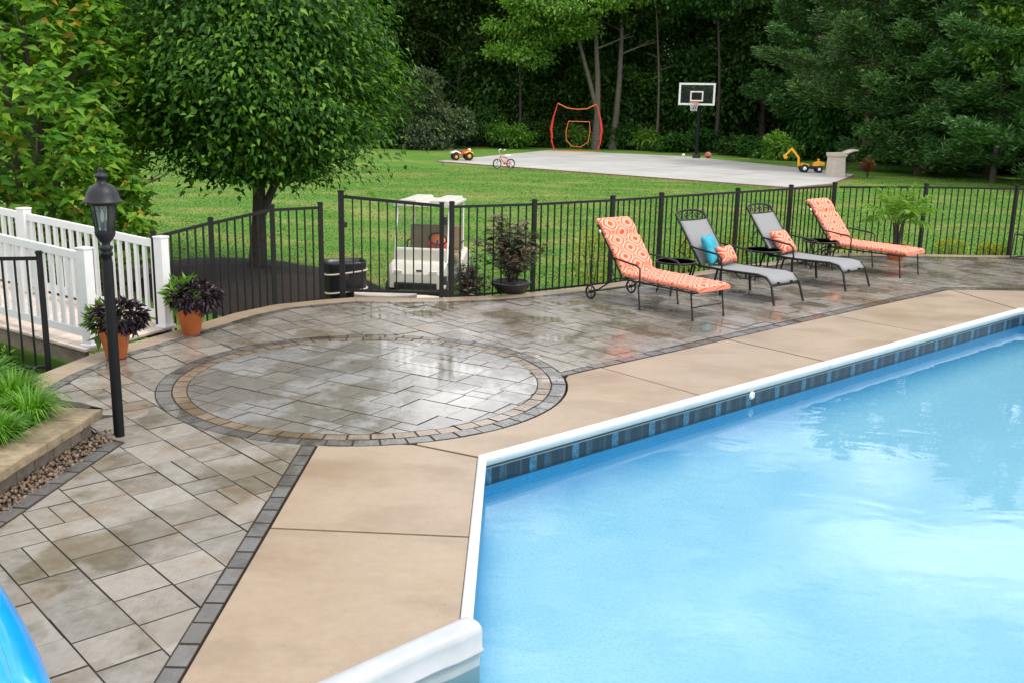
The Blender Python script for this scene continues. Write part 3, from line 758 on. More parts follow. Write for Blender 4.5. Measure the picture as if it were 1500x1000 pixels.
    prof = [(-.01, -.5), (-.01, .015), (.0, .04), (.02, .052), (.10, .046), (.122, .03), (.128, .0), (.128, -.075), (.140, -.085), (.140, -.098), (.118, -.106), (.112, -.15), (.112, -.5)]
    L_ = (b - a).length; rings = []
    for s, k in ((-.02, .93), (.0, 1.0), (.14, 1.0), (.24, .80), (.30, .72), (L_, .70)):
        rings.append([((d * s + nn * (u * k if u < .11 else u - .13 * (1 - k) * .4)).x, (d * s + nn * (u * k if u < .11 else u - .13 * (1 - k) * .4)).y, z) for u, z in prof])
    MB().loft(rings, True, True, True).build('stair_wall', 'step_white', st)
    for k, (w0, w1, z) in enumerate(((.115, .55, -.30), (.5, .95, -.52), (.9, 1.35, -.76))):
        c0 = [d * .01 + nn * w0, d * .01 + nn * w1, d * L_ + nn * w1, d * L_ + nn * w0]
        MB().prism([(p.x, p.y) for p in c0], z - .3, z).build('stair_tread', 'step_aqua', st, bevel=.02)
pool()

# ------------------------------------------------------------------ concrete court
COURT_POLY = [(-3.5, 46.05), (9.48, 35.38), (11.5, 37.6), (13.95, 42.7), (13.4, 45.6), (9.1, 54.6), (1.87, 58.4)]
def court():
    e = empty('court', label='pale concrete sports court in front of the wood'); tag(e, kind='structure')
    reg = COURT_POLY
    MB().prism(inset_poly(reg, -.12), -.5, -.19).build('edging_strip', 'court_edge', e)
    u = Vector((12.98, -10.67)).normalized(); v = Vector((-u.y, u.x)); o = Vector(reg[0])
    for i in range(-2, 6):
        for j in range(0, 5):
            q = [o + u * (4.2 * (i + a)) + v * (4.2 * (j + b)) for a, b in ((0, 0), (1, 0), (1, 1), (0, 1))]
            q = inset_poly([tuple(p) for p in q], .012)
            for c in cdt_clip(q, [reg], []):
                c = simplify(c)
                if len(c) >= 3 and poly_area(c) > .05:
                    m_ = Vector((sum(p[0] for p in c) / len(c), sum(p[1] for p in c) / len(c)))
                    s = link('court_slab', slab_mesh([(p[0] - m_.x, p[1] - m_.y) for p in c], th=.12, ch=.01), 'court_concrete', e); s.data.materials.append(MATS['court_edge']); s.location = (m_.x, m_.y, -.15)
court()
grass()
CZ = -.15

# ------------------------------------------------------------------ fences and gate
def fence(pts, label, name='metal_fence', skip_post=(), spacing=.118, post_w=.056):
    """pts: (x, y, ground z, top z); posts, pickets and rails are parts"""
    e = empty(name, (pts[0][0], pts[0][1], pts[0][2]), label=label, cat='fence'); o = Vector(e.location)
    for i, (x, y, zb, zt) in enumerate(pts):
        if i in skip_post: continue
        p = MB().box((x - o.x, y - o.y, (zb - .2 + zt) / 2 - o.z), (post_w, post_w, zt - zb + .2), .4)
        p.box((x - o.x, y - o.y, zt - o.z + .006), (post_w + .014, post_w + .014, .014), .4).box((x - o.x, y - o.y, zt - o.z + .018), (post_w - .01, post_w - .01, .012), .4)
        p.build('post', 'fence_metal', e)
    for (x0, y0, b0, t0), (x1, y1, b1, t1) in zip(pts[:-1], pts[1:]):
        A, B = Vector((x0, y0, 0)) - Vector((o.x, o.y, 0)), Vector((x1, y1, 0)) - Vector((o.x, o.y, 0)); l = (B - A).length; d = (B - A) / l
        a_, b_ = A + d * post_w * .5, B - d * post_w * .5
        MB().bar(a_ + Vector((0, 0, t0 - .05 - o.z)), b_ + Vector((0, 0, t1 - .05 - o.z)), .03, .034).build('rail', 'fence_metal', e)
        MB().bar(a_ + Vector((0, 0, b0 + .05 - o.z)), b_ + Vector((0, 0, b1 + .05 - o.z)), .024, .026).build('rail', 'fence_metal', e)
        n = max(1, round(l / spacing)); ang = math.atan2(d.y, d.x)
        for k in range(1, n):
            t = k / n; p = A.lerp(B, t); zt = t0 + (t1 - t0) * t - .069; zb = b0 + (b1 - b0) * t + .005
            MB().box((p.x, p.y, (zt + zb) / 2 - o.z), (.017, .017, zt - zb), ang).build('picket', 'fence_metal', e)
    return e
fence([(-2.50, 13.19, -.05, 1.24), (-3.03, 12.80, -.08, 1.24), (-3.56, 11.98, -.12, 1.16), (-3.99, 11.27, -.16, 1.08)], 'short black metal fence stepping down from the gate to the white railing')
fence([(-.83, 13.55, -.05, 1.25), (.27, 14.10, -.05, 1.25), (1.42, 14.93, -.06, 1.25), (2.22, 15.60, -.08, 1.25), (3.62, 16.76, -.1, 1.25), (4.72, 17.67, -.1, 1.25), (5.72, 18.50, -.1, 1.25)], 'long black metal fence behind the sun loungers up to its corner post')
fence([(5.79, 18.535, -.1, 1.23), (7.42, 18.66, -.1, 1.25), (9.1, 18.75, -.1, 1.25), (10.9, 18.83, -.1, 1.25)], 'black metal fence behind the potted palm, past the corner post', skip_post=(0,))
fence([(-4.55, 9.72, -.1, 1.07), (-5.35, 9.62, -.15, 1.06), (-6.6, 9.5, -.2, 1.05)], 'black metal fence end standing in front of the white railing above the grass clumps')
def gate():
    a, b = Vector((-2.27, 13.42)), Vector((-.96, 13.50)); d = (b - a).normalized(); ang = math.atan2(d.y, d.x)
    e = empty('metal_gate', (a.x, a.y, 0), ang, 'black metal picket gate in front of the golf cart', 'gate'); l = (b - a).length
    MB().box((0, 0, .62), (.07, .07, 1.52)).box((0, 0, 1.388), (.085, .085, .016)).build('gate_post', 'fence_metal', e)
    MB().box((l, 0, .57), (.06, .06, 1.36)).box((l, 0, 1.256), (.072, .072, .014)).build('gate_stile', 'fence_metal', e)
    MB().bar((.035, 0, 1.315), (l - .03, 0, 1.215), .036, .04).build('rail', 'fence_metal', e)
    MB().bar((.035, 0, .075), (l - .03, 0, .055), .034, .034).build('rail', 'fence_metal', e)
    for k in range(1, 11):
        t = k / 11; zt = 1.315 - .10 * t - .02; MB().box((.035 + (l - .065) * t, 0, (.085 + zt) / 2), (.018, .018, zt - .085)).build('picket', 'fence_metal', e)
    MB().box((l + .05, -.01, 1.02), (.05, .07, .11)).build('latch', 'black_plastic', e, bevel=.01)
    for z in (.25, .95): MB().box((.05, 0, z), (.05, .045, .07)).build('hinge', 'black_plastic', e, bevel=.006)
    MB().box((l + .05, 0, .22), (.05, .05, .12)).build('hinge', 'black_plastic', e, bevel=.006)
gate()

# ------------------------------------------------------------------ white footbridge
def bridge():
    F, B = Vector((-4.36, 10.30)), Vector((-3.90, 11.24)); d = Vector((-.905, .425)).normalized(); ang = math.atan2(d.y, d.x); slope = .085
    e = empty('footbridge', (F.x, F.y, 0), label='pale plank footbridge sloping up between white railings', cat='footbridge')
    wv = (B - F); wl = wv.length
    for k in range(34):
        c = wv * .5 + d * (.02 + .142 * k); Mx = Matrix.Rotation(ang, 4, 'Z') @ Matrix.Rotation(-math.atan(slope), 4, 'Y')
        MB().box((c.x, c.y, .012 + slope * .142 * k), (.136, wl + .26, .028), M=Mx).build('plank', 'deck_board', e, bevel=.003)
    for s in (-.06, 1.06):
        a = wv * s; b = a + d * 4.8
        MB().bar((a.x, a.y, -.09), (b.x, b.y, -.09 + slope * 4.8), .05, .16).build('side_beam', 'wall_block', e)
    def rail(st, nm, lab, posts):
        r = empty('railing', (st.x, st.y, 0), ang, lab, 'railing')
        for i, x in enumerate(posts):
            z0 = slope * x; MB().box((x, 0, z0 + .53), (.115, .115, 1.0)).build('post', 'white_vinyl', r, bevel=.006)
            MB().box((x, 0, z0 + 1.04), (.13, .13, .022)).build('post_cap', 'white_vinyl', r, bevel=.008)
            if i == 0: MB().box((x, 0, z0 + .04), (.16, .16, .03)).build('post_skirt', 'white_vinyl', r, bevel=.008)
        for x0, x1 in zip(posts[:-1], posts[1:]):
            a, b = x0 + .059, x1 - .059
            for h, wz in ((.95, .085), (.15, .085)):
                MB().bar((a, 0, slope * a + h), (b, 0, slope * b + h), .045, wz).build('rail', 'white_vinyl', r, bevel=.005)
            n = round((x1 - x0) / .122)
            for k in range(1, n):
                x = x0 + (x1 - x0) * k / n; z = slope * x; MB().box((x, 0, z + .55), (.042, .034, .715)).build('baluster', 'white_vinyl', r)
        return r
    rail(F, 'f', 'white vinyl railing on the near side of the footbridge, behind the lamp post', (0, 2.05, 4.1))
    rail(B, 'b', 'white vinyl railing on the far side of the footbridge, next to the terracotta pot', (0, 2.12, 4.2))
bridge()

# ------------------------------------------------------------------ lamp post
def lamp():
    p = G(175, 638)
    e = empty('lamp_post', (p.x, p.y, 0), label='black lamp post with a domed glass lantern beside the gravel strip', cat='lamp post')
    MB().lathe([(.044, -.03), (.044, 1.40), (.040, 1.41), (.040, 1.44), (.050, 1.45), (.050, 1.475), (.036, 1.485)], 20).build('post', 'black_metal', e)
    MB().lathe([(.034, 1.475), (.052, 1.50), (.056, 1.515), (.036, 1.53), (.034, 1.545), (.060, 1.575), (.078, 1.605), (.082, 1.625), (.082, 1.635)], 20).build('lantern_base', 'lantern_metal', e)
    n = 6; r0, r1, z0, z1 = .072, .105, 1.637, 1.845
    for k in range(n):
        a0, a1 = 2 * math.pi * k / n + .2, 2 * math.pi * (k + 1) / n + .2
        P = [(r0 * math.cos(a0), r0 * math.sin(a0), z0), (r0 * math.cos(a1), r0 * math.sin(a1), z0), (r1 * math.cos(a1), r1 * math.sin(a1), z1), (r1 * math.cos(a0), r1 * math.sin(a0), z1)]
        c = Vector((math.cos((a0 + a1) / 2), math.sin((a0 + a1) / 2), 0)) * .004
        MB().add(P + [tuple(Vector(q) - c) for q in P], [(0, 1, 2, 3), (7, 6, 5, 4)]).build('glass_pane', 'clear_glass', e)
        MB().tube([P[0], P[3]], .006, 6).build('mullion', 'lantern_metal', e)
    MB().lathe([(.10, 1.835), (.118, 1.846), (.152, 1.852), (.158, 1.858), (.152, 1.868), (.135, 1.885), (.125, 1.925), (.10, 1.965), (.065, 1.99), (.036, 2.0), (.036, 2.035), (.052, 2.045), (.055, 2.055), (.03, 2.07), (.016, 2.08), (.024, 2.095), (.016, 2.112), (.001, 2.12)], 28).build('lantern_roof', 'lantern_metal', e)
    for a in (0.3, 2.4, 4.5):
        x, y = .026 * math.cos(a), .026 * math.sin(a)
        MB().lathe([(.012, 1.636), (.012, 1.71)], 10, (x, y, 0)).build('candle_sleeve', 'black_metal', e)
        MB().lathe([(.008, 1.71), (.014, 1.735), (.012, 1.765), (.002, 1.80)], 10, (x, y, 0)).build('bulb', 'candle', e)
    e.scale = (.90, .90, .97)
lamp()

# ------------------------------------------------------------------ planting bed beside the patio
def wall_and_bed():
    line = [Vector((-3.42, 3.2)), Vector((-3.40, 5.0)), Vector((-3.27, 6.1)), Vector((-3.15, 7.56))]
    e = empty('garden_wall', (-3.3, 6, 0), label='low stone garden wall with weathered tan cap stones beside the gravel', cat='wall'); o = Vector((-3.3, 6))
    def at(s):
        for a, b in zip(line[:-1], line[1:]):
            l = (b - a).length
            if s <= l or b is line[-1]: return a + (b - a).normalized() * s, (b - a).normalized()
            s -= l
    tot = sum((b - a).length for a, b in zip(line[:-1], line[1:])); s = 0
    while s < tot - .1:
        l = min(random.choice([.42, .46, .5]), tot - s); p, d = at(s + l / 2); n = Vector((-d.y, d.x)); c = p + n * .15 - o
        MB().box((c.x, c.y, .178 + random.uniform(-.002, .002)), (l - .006, .30, .07), math.atan2(d.y, d.x) + random.gauss(0, .006)).build('cap_stone', 'cap_stone', e, bevel=.009)
        for q in (0, 1):
            p2, d2 = at(s + l * (.25 + .5 * q)); c2 = p2 + n * .20 - o
            MB().box((c2.x, c2.y, .065), (l / 2 - .006, .2, .152), math.atan2(d2.y, d2.x)).build('wall_stone', 'wall_block', e, bevel=.01)
        s += l
    # return end of the wall
    for k in range(3):
        c = Vector((-3.62 - .40 * k, 7.52 + .28 * k)) - o
        MB().box((c.x, c.y, .177), (.40, .28, .07), R(145)).build('cap_stone', 'cap_stone', e, bevel=.009)
        MB().box((c.x, c.y, .065), (.39, .2, .152), R(145)).build('wall_stone', 'wall_block', e, bevel=.01)
    # soil
    xs = np.linspace(-8.5, -3.42, 30); ys = np.linspace(2.5, 9.9, 40); X, Y = np.meshgrid(xs, ys)
    Z = .13 + .03 * np.sin(X * 5) * np.sin(Y * 4) - .45 * sstep(7.7, 9.0, Y + .65 * (X + 3.4)) - .2 * sstep(8.6, 9.6, Y)
    v = np.stack([X, Y, Z], -1).reshape(-1, 3); i = (np.arange(39)[:, None] * 30 + np.arange(29)[None]).ravel()
    tag(link('bed_soil', np_mesh('bed_soil', v, np.stack([i, i + 1, i + 31, i + 30], 1)), 'soil'), 'dark soil of the raised planting bed', kind='structure')
    # pebbles
    P = []; ico = bmesh.new(); bmesh.ops.create_icosphere(ico, subdivisions=1, radius=1); iv = np.array([q.co[:] for q in ico.verts]); ico.faces.ensure_lookup_table(); fi = np.array([[q.index for q in f.verts] for f in ico.faces]); ico.free()
    for k in range(1500):
        s = random.uniform(0, tot + .08); p, d = at(min(s, tot)); n = Vector((-d.y, d.x)); c = p + d * max(0, s - tot) + n * random.uniform(-.10, .16)
        if s > tot - .05: c = Vector((-3.10, 7.5)) + Vector((random.uniform(-.12, .06), random.uniform(-.1, .18)))
        r = random.uniform(.010, .024); A = np.linalg.qr(rng.normal(size=(3, 3)))[0]
        P.append(((iv * [r, r * random.uniform(.6, 1), r * random.uniform(.45, .8)]) @ A + [c.x, c.y, random.uniform(-.012, .008)], fi))
    tag(link('gravel', np_mesh('gravel', *merge_np(P)), 'pebble'), 'strip of tan and brown pebbles along the garden wall', 'gravel', kind='stuff')
    MB().prism([(-3.55, 2.6), (-3.34, 5.0), (-3.21, 6.04), (-3.08, 7.43), (-3.05, 7.66), (-3.4, 7.7), (-3.6, 7.4)], -.3, -.018).build('gravel_bed', 'soil', e).location = (-o.x * 0 - e.location.x, -e.location.y, 0)
    # liriope clumps
    spots = [(-3.58, 7.28, .44), (-3.85, 7.60, .50), (-3.98, 7.05, .50), (-3.60, 6.78, .42), (-4.30, 7.45, .56), (-3.70, 6.30, .42), (-4.35, 6.85, .54), (-3.85, 5.80, .42), (-4.30, 7.95, .54), (-4.80, 7.5, .5)]
    labs = ['bright green strappy grass clump spilling over the end cap stone of the garden wall', 'strappy grass clump in the planting bed behind the garden wall']
    for i, (x, y, h) in enumerate(spots):
        n = 520; a = rng.random(n) * 6.283; out = .25 + .75 * rng.random(n); hh = h * (.6 + .5 * rng.random(n)); Ln = hh * 1.25
        r0 = .07 * np.sqrt(rng.random(n)); K = 5; V = np.zeros((n, K * 2, 3)); dx = np.stack([np.cos(a), np.sin(a)], -1)
        for k in range(K):
            t = k / (K - 1); rad = r0 + out * Ln * .62 * t ** 1.35; z = hh * (1.25 * t - (.35 + .55 * out) * t ** 2.4); wv = .0065 * (1 - t ** 2) + .0006
            c = dx * rad[:, None]; sd = np.stack([-dx[:, 1], dx[:, 0]], -1) * wv
            V[:, 2 * k, :2] = c - sd; V[:, 2 * k + 1, :2] = c + sd; V[:, 2 * k, 2] = z; V[:, 2 * k + 1, 2] = z
        f = np.concatenate([np.arange(n)[:, None] * (2 * K) + np.array([2 * k, 2 * k + 1, 2 * k + 3, 2 * k + 2])[None] for k in range(K - 1)], 0)
        o_ = link('grass_clump', np_mesh('grass_clump', V.reshape(-1, 3), f), 'leaf_liriope'); o_.location = (x, y, .12)
        tag(o_, labs[0] if i == 0 else labs[1], 'grass', None if i == 0 else 'grass clumps in the planting bed')
wall_and_bed()

# ------------------------------------------------------------------ potted plants, shrubs
def bush_leaves(n, rad, Ln, W, center=(0, 0, 0), droop=.3, upb=.3, shell=.45, four=False):
    d = sph(n); d[:, 2] = d[:, 2] * .9; r = (shell + (1 - shell) * rng.random(n) ** .6)[:, None]
    c = d * r * np.array(rad) + np.array(center); dd = d + rng.normal(size=(n, 3)) * .55 + [0, 0, upb]
    return leaves(c, dd, rng.normal(size=(n, 3)) * .5 + [0, 0, 1], Ln * (.6 + .7 * rng.random(n)), W * (.6 + .7 * rng.random(n)), droop, .12, four)
def stems(mb, n, base, rad, h, r=.006):
    for k in range(n):
        a = random.uniform(0, 6.28); q = random.uniform(.3, .9); mb.tube([base, (base[0] + math.cos(a) * rad * q * .5, base[1] + math.sin(a) * rad * q * .5, base[2] + h * .55), (base[0] + math.cos(a) * rad * q, base[1] + math.sin(a) * rad * q, base[2] + h * random.uniform(.75, 1))], [r, r * .8, r * .4], 5)
    return mb
def pot(e, r0, r1, h, m='terracotta', rim=.03):
    MB().lathe([(r0 * .9, 0), (r0, .008), (r0 + (r1 - r0) * .85, h * .80), (r1, h * .82), (r1 + .008, h * .86), (r1 + .008, h), (r1 - .018, h), (r1 - .025, h * .88), (.001, h * .87)], 28).build('pot', m, e)
    MB().lathe([(r1 - .026, h * .89), (.001, h * .9)], 20).build('soil', 'soil', e)
def flower_pot(x, y, lab, lime_dir, pk):
    e = empty('potted_plant', (x, y, 0), label=lab, cat='potted plant'); pot(e, .095, .155, .30)
    link('foliage', np_mesh('foliage', *bush_leaves(620, (.25, .25, .17), .085, .03, (.07, -.02, .42), .5, .1)), 'leaf_purple', e)
    link('foliage', np_mesh('foliage', *bush_leaves(130, (.13, .13, .17), .13, .045, lime_dir, .35, .5)), 'leaf_lime', e)
    stems(MB(), 9, (0, 0, .27), .16, .26).build('stems', 'bark_dark', e)
    if pk:
        fl = MB().lathe([(.001, 0), (.022, .006), (.03, .014)], 8, (.11, -.20, .36), M=Matrix.Rotation(R(80), 4, 'X')); fl.build('flower', 'petal_pink', e)
p = G(275, 493); flower_pot(p.x, p.y + .13, 'terracotta pot of dark purple foliage and a pink flower at the railing end', (-.09, 0, .44), True)
p = G(165, 527); flower_pot(p.x, p.y + .10, 'terracotta pot of dark purple foliage behind the lamp post', (-.12, .02, .36), False)

def twig_shrub(n_st, h, rad, Ln, W, per, m, parent, z0=0, name='foliage', seed=0):
    mb = MB(); C = []; D = []
    for k in range(n_st):
        a = 6.283 * (k + random.random() * .8) / n_st; q = random.uniform(.15, 1); hh = h * (1.05 - .55 * q) * random.uniform(.8, 1.1)
        P = [Vector((0, 0, z0)), Vector((math.cos(a) * rad * q * .35, math.sin(a) * rad * q * .35, z0 + hh * .5)), Vector((math.cos(a) * rad * q, math.sin(a) * rad * q, z0 + hh))]
        mb.tube(P, [.008, .006, .003], 5)
        for i in range(per):
            t = random.uniform(.35, 1.02); p = P[0].lerp(P[1], t * 2) if t < .5 else P[1].lerp(P[2], t * 2 - 1)
            b = random.uniform(0, 6.28); C.append(p + Vector((random.gauss(0, .03), random.gauss(0, .03), random.gauss(0, .02)))); D.append((math.cos(b), math.sin(b), random.uniform(-.1, .5)))
    mb.build('stems', 'bark_dark', parent); n = len(C)
    link(name, np_mesh(name, *leaves(np.array(C), np.array(D), rng.normal(size=(n, 3)) * .35 + [0, 0, 1], Ln * (.6 + .7 * rng.random(n)), W * (.6 + .7 * rng.random(n)), .3, .1)), m, parent)
q = G(748, 432)
e = empty('potted_shrub', (q.x, q.y + .20, 0), label='bronze-leaved shrub in a wide black bowl at the fence', cat='potted plant')
MB().lathe([(.17, 0), (.20, .012), (.265, .11), (.275, .125), (.285, .13), (.285, .15), (.262, .15), (.25, .13), (.001, .125)], 32).build('bowl', 'black_plastic', e)
MB().lathe([(.25, .132), (.001, .145)], 24).build('soil', 'soil', e)
twig_shrub(34, .98, .62, .13, .05, 24, 'leaf_burgundy', e, .12)
twig_shrub(14, .8, .55, .11, .045, 20, 'leaf_olive', e, .12)
q = Vector((-.62, 13.95)); e = empty('burgundy_shrub', (q.x, q.y, -.35), label='dense dark burgundy shrub just outside the gate', cat='shrub')
twig_shrub(34, .85, .36, .07, .035, 40, 'leaf_burgundy', e)
for (px, py, Y, r_, n_) in ((868, 385, 15.3, .30, 700), (1078, 365, 17.4, .26, 420), (1005, 380, 16.2, .24, 420), (1393, 364, 19.3, .30, 520), (1445, 368, 19.35, .22, 380), (1465, 370, 19.35, .18, 260)):
    c = atY(px, py, Y); z = float(T(c.x, c.y)); e = empty('yellow_shrub', (c.x, c.y, z), label='low golden-leaved shrub growing behind the black fence' if px < 1200 else 'small golden-leaved shrub behind the fence past the potted palm', cat='shrub', group='golden shrubs behind the loungers' if px < 1200 else 'golden shrubs past the palm')
    hz = max(.16, c.z - z); link('foliage', np_mesh('foliage', *bush_leaves(n_, (r_, r_, hz), .05, .028, (0, 0, hz), .2, .5)), 'leaf_yellow', e)
    link('foliage', np_mesh('foliage', *bush_leaves(n_ // 2, (r_ * .95, r_ * .95, hz * .8), .05, .03, (0, 0, hz * .8), .2, .5)), 'leaf_lime', e)
    stems(MB(), 8, (0, 0, 0), r_ * .8, hz * 1.6).build('stems', 'bark_dark', e)
def palm():
    q = G(1317, 383); e = empty('potted_palm', (q.x, q.y + .2, 0), label='feathery green palm in a terracotta pot behind the striped lounger cushion', cat='potted plant'); e['label'] = 'feathery green palm in a terracotta pot at the black fence'
    pot(e, .13, .20, .26)
    tr = MB()
    for k in range(5): a = k * 1.26; tr.tube([(.03 * math.cos(a), .03 * math.sin(a), .2), (.06 * math.cos(a), .06 * math.sin(a), .48), (.10 * math.cos(a), .10 * math.sin(a), .7)], [.026, .02, .012], 7)
    tr.build('trunk', 'bark_dark', e)
    C = []; D = []; Lf = []; rb = MB()
    for k in range(22):
        a = k * 2.4 + random.uniform(-.2, .2); up = random.uniform(.55, 1.18); ln = random.uniform(.55, .85); prev = Vector((.06 * math.cos(a), .06 * math.sin(a), .62)); P = [prev]
        for i in range(1, 8):
            t = i / 7; el = up * 1.35 - t * (1.75 - up * .7); prev = prev + Vector((math.cos(a) * math.cos(el), math.sin(a) * math.cos(el), math.sin(el))) * ln / 7; P.append(prev)
        rb.tube(P, [.006] * 4 + [.004] * 2 + [.002] * 2, 4)
        for i in range(46):
            t = .18 + .8 * i / 46; j = min(6, int(t * 7)); p = P[j].lerp(P[j + 1], t * 7 - j); tg = (P[j + 1] - P[j]).normalized(); sd = Vector((-math.sin(a), math.cos(a), 0)) * (1 if i % 2 else -1)
            C.append(p); D.append(tg * .75 + sd * .8 + Vector((0, 0, random.uniform(-.35, .15)))); Lf.append(.26 * (1 - abs(t - .45) * .9))
    rb.build('fronds', 'leaf_palm', e); n = len(C)
    link('leaflets', np_mesh('leaflets', *leaves(np.array(C), np.array(D), np.tile([0, 0, 1.0], (n, 1)) + rng.normal(size=(n, 3)) * .2, np.array(Lf), .016, .3, .1)), 'leaf_palm', e)
palm()

# ------------------------------------------------------------------ sun loungers
def cushion(mb_path, width, thick, name, parent, puff=.012, seams=()):
    """padded strip swept along a path in the local xz plane, UV in metres"""
    P = [Vector((p[0], 0, p[1])) for p in mb_path]; n = len(P); bm = bmesh.new(); ul = bm.loops.layers.uv.new('UVMap'); rings = []; s = 0; K = 20
    for i, p in enumerate(P):
        d = (P[min(i + 1, n - 1)] - P[max(i - 1, 0)]).normalized(); nr = Vector((-d.z, 0, d.x))
        if nr.z < 0: nr = -nr
        if i: s += (P[i] - P[i - 1]).length
        endk = min(1, min(s, 1e9) / .03) ; th = thick * (.55 + .45 * min(1, (i + .6) / 2.0, (n - i - .4) / 2.0)); 
        if any(abs(s - q) < .028 for q in seams): th *= .62
        wv = width * (1 + .012 * math.sin(i * 2.1)); ring = []
        for k in range(K):
            a = 2 * math.pi * k / K; cx, sx = math.cos(a), math.sin(a); y = math.copysign(abs(cx) ** .35, cx) * wv / 2; z = math.copysign(abs(sx) ** .6, sx) * th / 2
            ring.append((bm.verts.new(p + Vector((0, y, 0)) + nr * (z + th / 2 + puff * math.sin(i * 1.3 + k) * .25)), (s, y + (0 if sx >= 0 else th + .1))))
        rings.append(ring)
    for r0, r1 in zip(rings[:-1], rings[1:]):
        for k in range(K):
            q = [r0[k], r0[(k + 1) % K], r1[(k + 1) % K], r1[k]]; f = bm.faces.new([x[0] for x in q]); f.smooth = True
            for lp, x in zip(f.loops, q): lp[ul].uv = x[1]
    for r in (rings[0], rings[-1]):
        f = bm.faces.new([x[0] for x in r])
        for lp, x in zip(f.loops, r): lp[ul].uv = (x[1][0] + x[0].co.z * .5, x[1][1])
    bmesh.ops.recalc_face_normals(bm, faces=bm.faces); me = bpy.data.meshes.new(name); bm.to_mesh(me); bm.free()
    return link(name, me, 'cushion_print', parent)
def dens(path, st=.03):
    out = [path[0]]
    for a, b in zip(path[:-1], path[1:]):
        l = math.hypot(b[0] - a[0], b[1] - a[1]); k = max(1, round(l / st)); out += [(a[0] + (b[0] - a[0]) * i / k, a[1] + (b[1] - a[1]) * i / k) for i in range(1, k + 1)]
    return out
def orange_lounger(x, y, ang, lab):
    e = empty('sun_lounger', (x, y, 0), ang, lab, 'sun lounger'); W = .29; zs = .34
    fr = MB()
    for s in (-1, 1):
        fr.tube([(.50, s * W, zs), (1.0, s * W, zs), (1.72, s * W, zs)], .012, 7)
    fr.tube([(1.72, -W, zs), (1.72, W, zs)], .012, 7).tube([(.5, -W, zs), (.5, W, zs)], .012, 7)
    for k in range(7): fr.tube([(.62 + .17 * k, -W, zs), (.62 + .17 * k, W, zs)], .005, 5)
    fr.build('seat_frame', 'iron', e)
    bk = MB()
    for s in (-1, 1): bk.tube([(.50, s * W, zs), (.03, s * W, .96), (-.02, s * W, .985)], .012, 7)
    bk.tube([(-.02, -W, .985), (-.02, W, .985)], .012, 7)
    for k in range(5): t = .15 + .17 * k; bk.tube([(.5 - .47 * t, -W, zs + .62 * t), (.5 - .47 * t, W, zs + .62 * t)], .005, 5)
    bk.build('backrest_frame', 'iron', e)
    for s in (-1, 1):
        MB().tube([(.50, s * W, zs), (.38, s * (W + .02), .33), (.10, s * (W + .05), .14), (0, s * .36, .11)], .011, 7).build('rear_leg', 'iron', e)
        w_ = MB().ring((0, s * .385, .10), .085, .014, 24, 6, 'Y'); 
        wo_ = w_.build('wheel', 'iron', e)
        sp = MB(); 
        for k in range(5): a = k * 1.257; sp.tube([(0, s * .385, .10), (.085 * math.cos(a), s * .385, .10 + .085 * math.sin(a))], .006, 5)
        sp.lathe([(.02, -.016), (.02, .016)], 10, (0, s * .385, .10), M=Matrix.Rotation(R(90), 4, 'X')).build('spokes', 'iron', wo_)
        MB().tube([(.83, s * W, zs), (.85, s * .355, .30), (.90, s * .36, 0)], .011, 7).lathe([(.016, 0), (.016, .02)], 8, (.90, s * .36, 0)).build('leg', 'iron', e)
        MB().tube([(1.68, s * W, zs), (1.73, s * W, 0)], .011, 7).lathe([(.016, 0), (.016, .02)], 8, (1.73, s * W, 0)).build('leg', 'iron', e)
        MB().tube([(.30, s * (W + .02), .60), (.45, s * .35, .60), (.70, s * .37, .575), (.82, s * .37, .565), (.88, s * .368, .53), (.88, s * .362, .30)], [.011, .012, .014, .015, .012, .011], 8).build('armrest', 'iron', e)
        MB().tube([(.22, s * W, .70), (.36, s * (W + .03), .36)], .007, 6).build('back_stay', 'iron', e)
    MB().tube([(0, -.385, .10), (0, .385, .10)], .008, 6).build('axle', 'iron', e)
    MB().tube([(1.71, -W, .16), (1.71, W, .16)], .008, 6).build('stretcher', 'iron', e)
    path = dens([(-.07, 1.03), (.02, .97), (.47, .40), (.53, .365), (.62, .358), (1.80, .352)])
    cushion(path, .60, .085, 'cushion', e, seams=(.26, .27, .28, .80, .82))
    MB().tube([(.07, -.31, .90), (.05, -.305, .93)], .015, 6).build('tie', 'white_paint', e)
    return e
